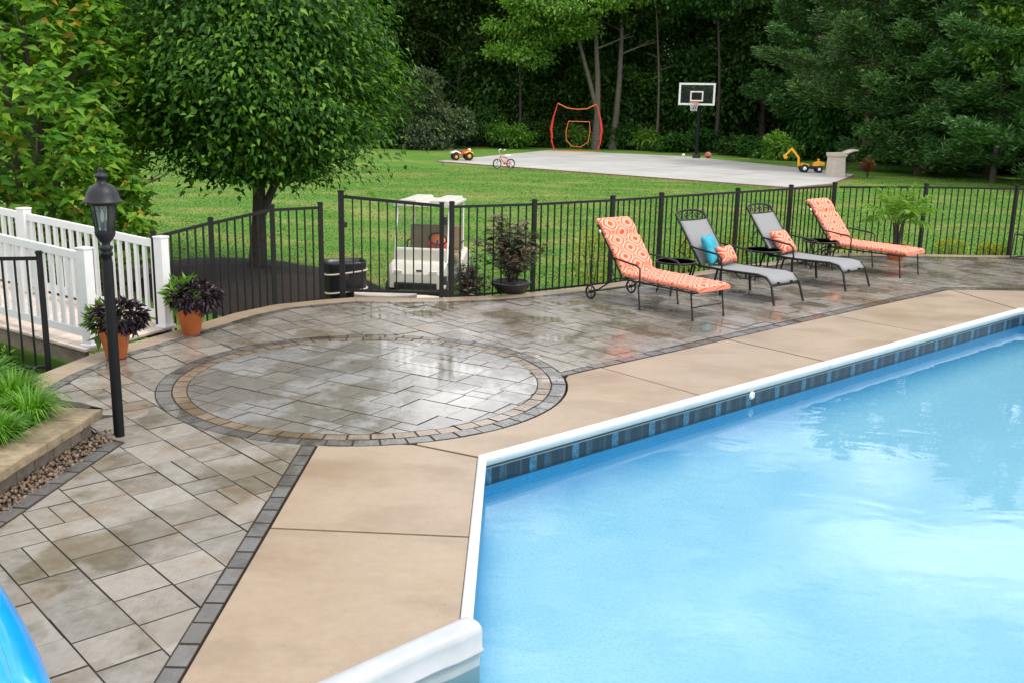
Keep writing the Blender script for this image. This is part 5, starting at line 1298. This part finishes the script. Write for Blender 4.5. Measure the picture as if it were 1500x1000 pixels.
def playhouse_goal():
    q = G(1226, 259, CZ); e = empty('toy_goal', (q.x, q.y + .2, CZ), R(8), 'beige moulded plastic goal with a curved roof lip and dark net', 'toy goal'); e.scale = (.80, .80, .92)
    MB().loft([[(-.40, -.35, 0), (.36, -.35, 0), (.36, .35, 0), (-.40, .35, 0)], [(-.36, -.33, .80), (.30, -.33, .80), (.30, .33, .80), (-.36, .33, .80)], [(-.42, -.38, .88), (.36, -.38, .88), (.36, .38, .88), (-.42, .38, .88)], [(-.42, -.38, 1.0), (.40, -.38, 1.02), (.40, .38, 1.02), (-.42, .38, 1.0)]], True, False).build('side_box', 'beige_resin', e, bevel=.02)
    R0 = []
    for i in range(8):
        t = i / 7; x = .30 + .62 * t; z = 1.0 + .16 * math.sin(t * 1.7); R0.append([(x, -.38, z - .07), (x, .38, z - .07), (x, .38, z), (x, -.38, z)])
    MB().loft(R0, True, True).build('roof_lip', 'beige_resin', e)
    nn = MB()
    for k in range(7): y = -.33 + .11 * k; nn.tube([(.38, y, .02), (.50, y, .5), (.62, y, .86), (.78, y, 1.06)], .009, 4, False)
    for k in range(7): t = k / 6; nn.tube([(.38 + .25 * t, -.34, .05 + .85 * t), (.38 + .25 * t, .34, .05 + .85 * t)], .009, 4, False)
    nn.build('net', 'iron', e)
playhouse_goal()
for (px, py, r_, m, lab) in ((1037, 231, .16, 'leather_ball', 'faded red ball lying right of the hoop pole base'), (965, 221, .15, 'beige_resin', 'pale beige ball in the grass between net and hoop'), (1001, 229, .09, 'white_paint', 'tiny white ball in the grass beside the hoop pole')):
    q = G(px, py, CZ); bm = bmesh.new(); bmesh.ops.create_uvsphere(bm, u_segments=20, v_segments=12, radius=r_)
    for f in bm.faces: f.smooth = True
    me = bpy.data.meshes.new('ball'); bm.to_mesh(me); bm.free(); o = link('ball', me, m); o.location = (q.x, q.y, max(float(T(q.x, q.y)), CZ if in_poly(np.array([q.x]), np.array([q.y]), COURT_POLY)[0] else -9) + r_)
    tag(o, lab.replace(' right of', ' beside'), 'ball')
    MB().ring((0, 0, 0), r_ * 1.0, r_ * .03, 24, 5).ring((0, 0, 0), r_ * 1.0, r_ * .03, 24, 5, 'Y').build('seam', 'white_paint' if m != 'white_paint' else 'beige_resin', o)
q = G(1270, 262, -.2); e = empty('autumn_sapling', (q.x, q.y, float(T(q.x, q.y))), label='small sapling with rust-red leaves beside the beige goal', cat='sapling')
twig_shrub(9, 1.0, .35, .16, .07, 16, 'leaf_autumn', e)

# ------------------------------------------------------------------ trees
def limbs(mb, base, h, r, n, spread, lean=(0, 0), start=.35, up=.6, seg=5):
    """tapered trunk with limbs; returns limb end points"""
    ends = []; P = [Vector((base[0] + lean[0] * t ** 1.3 + .04 * h * math.sin(5 * t + base[0]) * .3, base[1] + lean[1] * t ** 1.3, base[2] + h * t)) for t in np.linspace(0, 1, 7)]
    mb.tube(P, [r * 1.35] + [r * (1 - .82 * t) for t in np.linspace(.12, 1, 6)], 9)
    for k in range(n):
        t = start + (1 - start) * (k + random.random()) / n; j = min(5, int(t * 6)); p = P[j].lerp(P[j + 1], t * 6 - j); a = k * 2.4 + random.uniform(-.4, .4); l = spread * (1.05 - .5 * t) * random.uniform(.7, 1.05)
        q = p + Vector((math.cos(a) * l * .5, math.sin(a) * l * .5, l * up * .42)); e_ = p + Vector((math.cos(a) * l, math.sin(a) * l, l * up * .72)); rr = r * (1 - .8 * t) * .55
        mb.tube([p, q, e_], [rr, rr * .6, rr * .25], 6); ends.append(e_)
        for s in (-1, 1):
            b = a + s * random.uniform(.4, .9); w_ = q + Vector((math.cos(b) * l * .42, math.sin(b) * l * .42, l * .2)); mb.tube([q, w_], [rr * .45, rr * .15], 5); ends.append(w_)
    return ends
def crown_np(nclump, per, rad, cen, leaf, spread, bot=.35, droop=.3, four=False, lumps=9):
    """uneven crown: clumps gathered on a few lobes, leaf-sized faces in each clump"""
    rad = np.array(rad); lob = sph(lumps) * (.45 + .25 * rng.random((lumps, 1))); lr = .38 + .25 * rng.random(lumps)
    C = []
    while len(C) < nclump:
        k = rng.integers(lumps); d = sph(1)[0]; p = lob[k] + d * lr[k] * (.55 + .45 * rng.random() ** .5)
        if np.linalg.norm(p) < 1.08 and p[2] > -1 + bot * rng.random(): C.append(p)
    C = np.array(C); base = np.repeat(C, per, 0); n = len(base); off = rng.normal(size=(n, 3)) * spread * [1, 1, .55]
    c = base * rad + np.array(cen) + off; out = unit(base) + rng.normal(size=(n, 3)) * .8; out[:, 2] -= .15
    return leaves(c, out, rng.normal(size=(n, 3)) * .45 + [0, 0, 1], leaf * (.6 + .8 * rng.random(n)), leaf * .62 * (.6 + .8 * rng.random(n)), droop, .1, four)

def make_proto(kind, i):
    """broadleaf prototypes of the wood: returns (trunk mesh, crown mesh)"""
    mb = MB(); h = 11 + i % 3
    limbs(mb, (0, 0, 0), h * .92, .20 + .03 * (i % 3), 11, 3.2, (random.uniform(-.6, .6), random.uniform(-.4, .4)), .28)
    tm = mb.mesh('trunk'); lo = 1.2 if kind == 'full' else 3.0
    v, f = crown_np(330, 56, (3.3, 3.0, (h + 2 - lo) / 2), (0, 0, (h + 2 + lo) / 2), .30, .42, .3)
    return tm, np_mesh('crown', v, f)
PROTO = [make_proto('full' if i in (0, 1) else 'high', i) for i in range(5)]
def wood_tree(x, y, k, sc_, rot, leafm, barkm, lab, group, name='woodland_tree'):
    z = float(T(x, y)) - .05; e = empty(name, (x, y, z), rot, lab, 'tree', group); e.scale = (sc_, sc_, sc_ * random.uniform(.94, 1.1))
    for nm, me, m in (('trunk', PROTO[k][0], barkm), ('crown', PROTO[k][1], leafm)):
        key = me.name + m
        if key not in CACHE:
            c = me if len(me.materials) == 0 else me.copy(); c.materials.clear(); c.materials.append(MATS[m]); CACHE[key] = c
        link(nm, CACHE[key], None, e)
    return e
CACHE = {}
G1 = 'dark leafy trees of the wood behind the court'
lab1 = 'dark leafy tree standing in the wood behind the court'
row = []
for k, x in enumerate(np.arange(-46, 62, 4.3)): row.append((x + random.uniform(-1.2, 1.2), 66 + random.uniform(-2, 2) - .10 * max(0, x - 10) * 2.2))
n1 = len(row)
for k, x in enumerate(np.arange(-50, 66, 5.2)): row.append((x + random.uniform(-1.5, 1.5), 73 + random.uniform(-2, 2)))
n2 = len(row)
for k, x in enumerate(np.arange(-56, 72, 6)): row.append((x + random.uniform(-1.5, 1.5), 81 + random.uniform(-2, 3)))
n3 = len(row)
row += [(27, 57), (31, 52), (24, 61), (35, 47), (21, 58), (30, 60), (38, 55)]
for i, (x, y) in enumerate(row):
    rw = 'front row' if i < n1 else 'middle row' if i < n2 else 'back row' if i < n3 else 'right'
    lb = f'dark leafy tree in the {rw} of the wood behind the court' if rw != 'right' else 'dark leafy tree of the wood standing behind the pines'
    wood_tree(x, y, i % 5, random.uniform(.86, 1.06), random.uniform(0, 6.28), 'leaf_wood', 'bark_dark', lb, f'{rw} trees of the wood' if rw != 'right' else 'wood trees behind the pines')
# flank of the wood on the left, beyond the lawn
for i, (x, y) in enumerate([(-22, 40), (-25, 47), (-20, 54), (-15, 60), (-27, 35), (-24, 58), (-30, 44), (-12, 63)]):
    wood_tree(x, y, i % 2, random.uniform(.7, .95), random.uniform(0, 6.28), 'leaf_bright' if i % 3 == 0 else 'leaf_wood', 'bark_dark', 'leafy tree at the edge of the lawn behind the magnolia and the round tree', 'trees at the left edge of the lawn')
# thicket that closes the foot of the wood
THK = []
for i in range(3):
    mb = stems(MB(), 14, (0, 0, 0), 1.6, 4.2, .035)
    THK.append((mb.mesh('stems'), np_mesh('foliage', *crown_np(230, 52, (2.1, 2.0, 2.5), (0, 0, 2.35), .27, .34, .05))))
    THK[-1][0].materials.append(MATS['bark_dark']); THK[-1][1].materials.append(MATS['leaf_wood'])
tk = [(x + random.uniform(-.8, .8), 65.5 + random.uniform(-.8, 1.2) - .22 * max(0, x - 10)) for x in np.arange(-40, 44, 2.7)] + [(x + random.uniform(-1, 1), 70.5 + random.uniform(-1, 1) - .2 * max(0, x - 14)) for x in np.arange(-46, 52, 3.0)]
nt1 = len(np.arange(-40, 44, 2.7)); nt2 = len(tk)
tk += [(x, y) for x, y in ((20.5, 50), (22.5, 47.5), (24.5, 45), (18.5, 52.5), (26.5, 42.5), (25, 49), (28, 46), (22, 53), (28.5, 39.5), (31, 43), (16.5, 55))]
for i, (x, y) in enumerate(tk):
    e = empty('thicket_bush', (x, y, float(T(x, y)) - .1), random.random() * 6.28, 'dark thicket bush at the foot of the front trees of the wood' if i < nt1 else 'dark thicket bush between the trees deeper in the wood' if i < nt2 else 'dark thicket bush under the pines', 'bush', 'front thicket bushes' if i < nt1 else 'deeper thicket bushes' if i < nt2 else 'thicket bushes under the pines'); k = random.uniform(.8, 1.25); e.scale = (k, k, k * random.uniform(.85, 1.25))
    link('stems', THK[i % 3][0], None, e); link('foliage', THK[i % 3][1], None, e)
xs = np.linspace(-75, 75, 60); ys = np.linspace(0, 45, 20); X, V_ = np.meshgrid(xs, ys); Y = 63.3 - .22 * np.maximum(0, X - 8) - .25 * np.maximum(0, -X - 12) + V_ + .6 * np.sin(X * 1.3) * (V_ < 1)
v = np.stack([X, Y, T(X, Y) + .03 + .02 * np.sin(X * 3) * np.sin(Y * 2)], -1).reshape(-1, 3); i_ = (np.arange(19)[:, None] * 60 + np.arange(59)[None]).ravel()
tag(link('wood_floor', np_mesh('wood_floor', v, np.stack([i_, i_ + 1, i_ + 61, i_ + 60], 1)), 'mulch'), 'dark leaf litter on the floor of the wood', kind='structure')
# bright tree with pale trunks by the net
def pale_tree():
    p = atY(868, 216, 61); x, y = p.x, p.y
    for j, (px, dx, lean, lab, hh) in enumerate(((872, 0, -1.4, 'forked pale-barked tree with bright green boughs behind the pitching net', 12.5), (897, 0, .9, 'slender pale-barked tree beside the forked tree behind the net', 12.0))):
        p = atY(px, 216, 61 + j * .8); z = float(T(p.x, p.y)); e = empty('pale_tree', (p.x, p.y, z), 0, lab, 'tree'); mb = MB()
        limbs(mb, (0, 0, 0), hh, .20, 9, 3.4, (lean * .5, 0), .45, .5)
        if j == 0: mb.tube([(0, 0, 2.2), (-.5, 0, 4.0), (-1.3, 0, 6.5), (-2.6, -.3, 8.6)], [.13, .12, .09, .04], 8)
        mb.build('trunk', 'bark_light', e)
        if j == 0:
            parts = []
            for (cx, cy, cz, rx, ry, rz_, n_) in ((-3.4, -1.2, 6.6, 3.0, 2.2, .95, 150), (-2.2, -1.5, 8.0, 3.4, 2.2, 1.1, 170), (-4.6, -.8, 5.2, 1.8, 1.6, .6, 60), (.6, -.8, 8.8, 3.0, 2.2, 1.3, 120), (-.3, -.9, 10.6, 3.4, 2.4, 1.6, 130)):
                parts.append(crown_np(n_, 46, (rx, ry, rz_), (cx, cy, cz), .22, .30, .9))
            link('crown', np_mesh('crown', *merge_np(parts)), 'leaf_bright', e)
        else:
            link('crown', np_mesh('crown', *crown_np(240, 46, (3.0, 2.6, 2.6), (1.2, 0, 9.6), .24, .34, .6)), 'leaf_wood', e)
pale_tree()
# slim bare trunks standing in the dark edge of the wood
for i, (px, top) in enumerate(((1047, .09), (960, .07), (760, .07))):
    p = atY(px, 222, 60.5 + (i % 3)); z = float(T(p.x, p.y)); e = empty('slim_tree', (p.x, p.y, z), 0, 'slim dark trunk rising in the shade at the edge of the wood', 'tree', 'slim trunks at the wood edge'); mb = MB()
    limbs(mb, (0, 0, 0), 10.5, top * 1.25, 7, 1.6, (random.uniform(-.5, .5), 0), .4, .4); mb.build('trunk', 'bark' if i % 2 else 'bark_dark', e)
    link('crown', np_mesh('crown', *crown_np(70, 40, (1.9, 1.9, 2.2), (0, 0, 9.6), .26, .35, .6)), 'leaf_wood', e)
# olive shrub and undergrowth
def shrub(px, py, Y, r_, h, m, lab, n=200, name='shrub', group=None):
    p = atY(px, py, Y); z = float(T(p.x, p.y)); e = empty(name, (p.x, p.y, z), random.random() * 6, lab, 'shrub', group)
    stems(MB(), 10, (0, 0, 0), r_ * .7, h * .8, .03).build('stems', 'bark_dark', e)
    link('foliage', np_mesh('foliage', *crown_np(n, 42, (r_, r_, h * .52), (0, 0, h * .5), .17, .20, .1)), m, e)
shrub(622, 215, 57, 1.7, 4.1, 'leaf_olive', 'grey-green feathery shrub at the wood edge beside the round tree', 260)
shrub(655, 220, 59, 1.5, 2.6, 'leaf_olive', 'lower olive shrub next to the tall grey-green one', 150)
G2 = 'undergrowth along the wood edge'
for i, (px, h, Y) in enumerate(((745, 1.5, 61), (700, 2.2, 62), (790, 1.9, 63), (590, 2.4, 60), (950, 1.2, 61.5), (985, 1.0, 60), (1075, .9, 58), (1110, 1.0, 56), (850, 1.4, 63), (915, 1.5, 62.5), (560, 2.0, 58), (1030, 1.3, 61), (1140, 1.2, 54))):
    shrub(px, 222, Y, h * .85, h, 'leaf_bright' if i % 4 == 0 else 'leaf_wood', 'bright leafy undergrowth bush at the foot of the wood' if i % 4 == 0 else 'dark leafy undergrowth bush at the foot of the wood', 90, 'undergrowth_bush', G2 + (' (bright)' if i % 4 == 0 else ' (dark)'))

def pine(px, py, Y, h, lab, spread, seed, m='needle_pine', bare=.12, name='pine_tree', nb=34, dens=1.0):
    p = atY(px, py, Y); z = float(T(p.x, p.y)); e = empty(name, (p.x, p.y, z), seed, lab, 'tree'); mb = MB()
    mb.tube([(0, 0, 0), (.05, 0, h * .35), (.1, .05, h * .7), (.1, 0, h)], [.24, .19, .11, .03], 9); C = []; D = []; br = MB()
    for k in range(nb):
        t = bare + (1 - bare) * (k + .5) / nb; a = k * 2.4 + random.uniform(-.3, .3); l = spread * (1 - t) ** .6 * random.uniform(.65, 1.1) + .3; z0 = h * t; Pb = []
        for i in range(6):
            s = i / 5; Pb.append(Vector((math.cos(a + .15 * s) * l * s, math.sin(a + .15 * s) * l * s, z0 - .30 * l * s + .36 * l * s ** 2 + .05 * math.sin(5 * s + k))))
        br.tube(Pb, [.045 * (1 - t * .6) * (1 - .8 * i / 5) + .006 for i in range(6)], 5, False)
        for i in range(int(l * 32 * dens)):
            s = random.uniform(.22, 1.03); j = min(4, int(s * 5)); q = Pb[j].lerp(Pb[j + 1], s * 5 - j); sd = random.choice((-1, 1)) * random.uniform(0, .30) * l * (1.15 - s)
            c = q + Vector((-math.sin(a) * sd, math.cos(a) * sd, random.gauss(.10, .15)))
            for w_ in range(22):
                b = random.uniform(0, 6.28); C.append(c + Vector((random.gauss(0, .16), random.gauss(0, .16), random.gauss(0, .09)))); D.append((math.cos(b) + math.cos(a) * .7, math.sin(b) + math.sin(a) * .7, random.uniform(-.1, .75)))
    mb.build('trunk', 'pine_bark', e); br.build('branches', 'pine_bark', e); n = len(C)
    link('needles', np_mesh('needles', *leaves(np.array(C), np.array(D), sph(n),   .27 * (.6 + .7 * rng.random(n)), .06, .05, 0, False)), m, e)
pine(1265, 262, 47.5, 13.5, 'tall open pine with reddish bark and layered boughs by the toy digger', 6.2, 1.0, bare=.20)
pine(1345, 268, 44.5, 12.0, 'dense dark pine with low drooping boughs beside the beige goal', 4.6, 2.2, bare=.05, nb=44)
pine(1440, 274, 46.0, 14.0, 'dark pine behind the corner of the fence, next to the broadleaf with bright leaves', 5.0, 3.3, bare=.04, nb=44)
pine(1520, 280, 40.0, 13.0, 'dark pine at the lawn end beyond the patio chair', 5.0, 4.1, bare=.03, nb=46)
pine(1180, 250, 58, 13.0, 'pine in the back row behind the toy digger', 5.0, 5.1, bare=.15, nb=40)
p = atY(1452, 275, 41); e = empty('bright_tree', (p.x, p.y, float(T(p.x, p.y))), 0, 'slim broadleaf with glossy bright leaves among the dark pines', 'tree'); mb = MB()
limbs(mb, (0, 0, 0), 8.5, .10, 9, 1.8, (-.6, 0), .35, .6); mb.tube([(0, 0, .3), (.5, 0, 2.5), (.9, 0, 4.6)], [.07, .06, .03], 7); mb.build('trunk', 'bark_light', e)
link('crown', np_mesh('crown', *crown_np(90, 34, (1.9, 1.6, 2.4), (.2, -.4, 5.8), .22, .24, .7)), 'leaf_bright', e)
pine(515, 210, 70, 12.0, 'blue-grey spruce far beyond the round tree', 3.2, .4, 'needle_blue', .1, 'spruce_tree', 40)

# the two garden trees near the fence
def round_tree():
    bx, by = -4.45, 17.6; z = float(T(bx, by)) + .3; e = empty('round_tree', (bx, by, z), 0, 'big round-crowned tree with drooping glossy leaves in the mulch bed', 'tree'); mb = MB()
    ends = limbs(mb, (0, 0, 0), 6.0, .125, 18, 2.0, (.1, 0), .24, .35); mb.tube([(.08, -.02, .9), (.35, 0, 1.5), (.9, .1, 2.3)], [.08, .065, .03], 8); mb.build('trunk', 'bark_dark', e)
    # tiers of boughs with leaves hanging from their outer ends
    C = []; D = []
    cz, rz_, rx = 3.35, 2.75, 2.14
    for k in range(900):
        ph = rng.random() * 6.283; u = -1 + 2 * rng.random(); u = u if u > -.97 else -.9; wob = 1 + .09 * math.sin(3 * ph + 4 * u) + .07 * math.sin(7 * ph - 9 * u)
        rr = math.sqrt(max(0, 1 - u * u)) if u > 0 else max(.35, (1 - abs(u) ** 2.6)); dep = 1 - .55 * rng.random() ** 1.6
        c = np.array([math.cos(ph) * rr * rx * wob * dep, math.sin(ph) * rr * rx * wob * dep, cz + u * rz_ * (.98 if u > 0 else .56)])
        m_ = 78; w2 = .16 + .26 * rng.random(); s = rng.normal(size=(m_, 3)) * [w2, w2, .05 + .06 * rng.random()]; s[:, 2] -= .10 * (s[:, 0] ** 2 + s[:, 1] ** 2) / .09
        C.append(c + s); o_ = np.array([math.cos(ph), math.sin(ph), -.45]); D.append(o_ + rng.normal(size=(m_, 3)) * [.55, .55, .35])
    C = np.concatenate(C); D = np.concatenate(D); keep = C[:, 2] > 1.38 + .38 * rng.random(len(C)); C = C[keep]; D = D[keep]; n = len(C)
    nr = np.stack([C[:, 0] * .40, C[:, 1] * .40, np.ones(n)], -1) + rng.normal(size=(n, 3)) * .55
    link('crown', np_mesh('crown', *leaves(C, D, nr, .118 * (.45 + .95 * rng.random(n)), .060 * (.6 + .7 * rng.random(n)), .28, .16)), 'leaf_dogwood', e)
round_tree()
def magnolia():
    bx, by = -7.25, 15.4; z = float(T(bx, by)); e = empty('magnolia_tree', (bx, by, z), 0, 'large-leaved light green magnolia with orange-tipped shoots behind the white railing', 'tree'); mb = MB()
    ends = limbs(mb, (0, 0, 0), 5.2, .09, 18, 2.3, (.2, 0), .10, .75)
    for k in range(4): a = k * 1.6; mb.tube([(0, 0, .1), (math.cos(a) * .4, math.sin(a) * .4, 1.6), (math.cos(a) * .8, math.sin(a) * .8, 3.8)], [.06, .05, .02], 7)
    mb.build('trunk', 'bark', e)
    C = []; D = []; Nn = []
    for k in range(2300):
        ph = rng.random() * 6.283; hz = .45 + 5.4 * rng.random(); rr = (1.62 if hz < 3.2 else 1.62 - .32 * (hz - 3.2)) * (1 + .14 * math.sin(4 * ph + 2 * hz)) * (1 - .55 * rng.random() ** 2.4)
        c = np.array([math.cos(ph) * rr, math.sin(ph) * rr, hz]); m_ = 9; a = np.arange(m_) * 2.4 + rng.random() * 6; tilt = -.55 + 1.1 * rng.random(m_)
        d = np.stack([np.cos(a), np.sin(a), tilt], -1) + np.array([math.cos(ph), math.sin(ph), 0]) * .35
        C.append(c + rng.normal(size=(m_, 3)) * [.03, .03, .05]); D.append(d); Nn.append(np.tile([math.cos(ph) * .9, math.sin(ph) * .9, .75], (m_, 1)) + rng.normal(size=(m_, 3)) * .35)
    C = np.concatenate(C); D = np.concatenate(D); Nn = np.concatenate(Nn); n = len(C)
    link('crown', np_mesh('crown', *leaves(C, D, Nn, .20 * (.5 + .75 * rng.random(n)), .085 * (.7 + .5 * rng.random(n)), .30, .14)), 'leaf_magnolia', e)
magnolia()
# low green planting under the near fence end and the footbridge
for i, (x, y, r_, h) in enumerate(((-5.0, 9.25, .35, .5), (-5.5, 9.15, .4, .55), (-4.75, 9.0, .25, .35), (-5.9, 9.9, .4, .6))):
    e = empty('bed_shrub', (x, y, -.25), 0, 'small green shrub under the black fence end beside the footbridge', 'shrub', 'small shrubs under the fence end')
    stems(MB(), 8, (0, 0, 0), r_ * .8, h).build('stems', 'bark_dark', e)
    link('foliage', np_mesh('foliage', *bush_leaves(420, (r_, r_, h * .6), .07, .03, (0, 0, h * .55), .3, .4)), 'leaf_lime' if i % 2 else 'leaf_dogwood', e)
for i, (x, y) in enumerate(((-3.6, 12.75), (-3.9, 12.3), (-3.35, 13.1), (-4.2, 11.9))):
    e = empty('bank_shrub', (x, y, float(T(x, y))), 0, 'low dark leafy plant on the bank outside the black fence', 'shrub', 'plants on the bank outside the fence')
    stems(MB(), 8, (0, 0, 0), .25, .35).build('stems', 'bark_dark', e)
    link('foliage', np_mesh('foliage', *bush_leaves(420, (.34, .34, .26), .08, .03, (0, 0, .24), .3, .4)), 'leaf_dogwood', e)
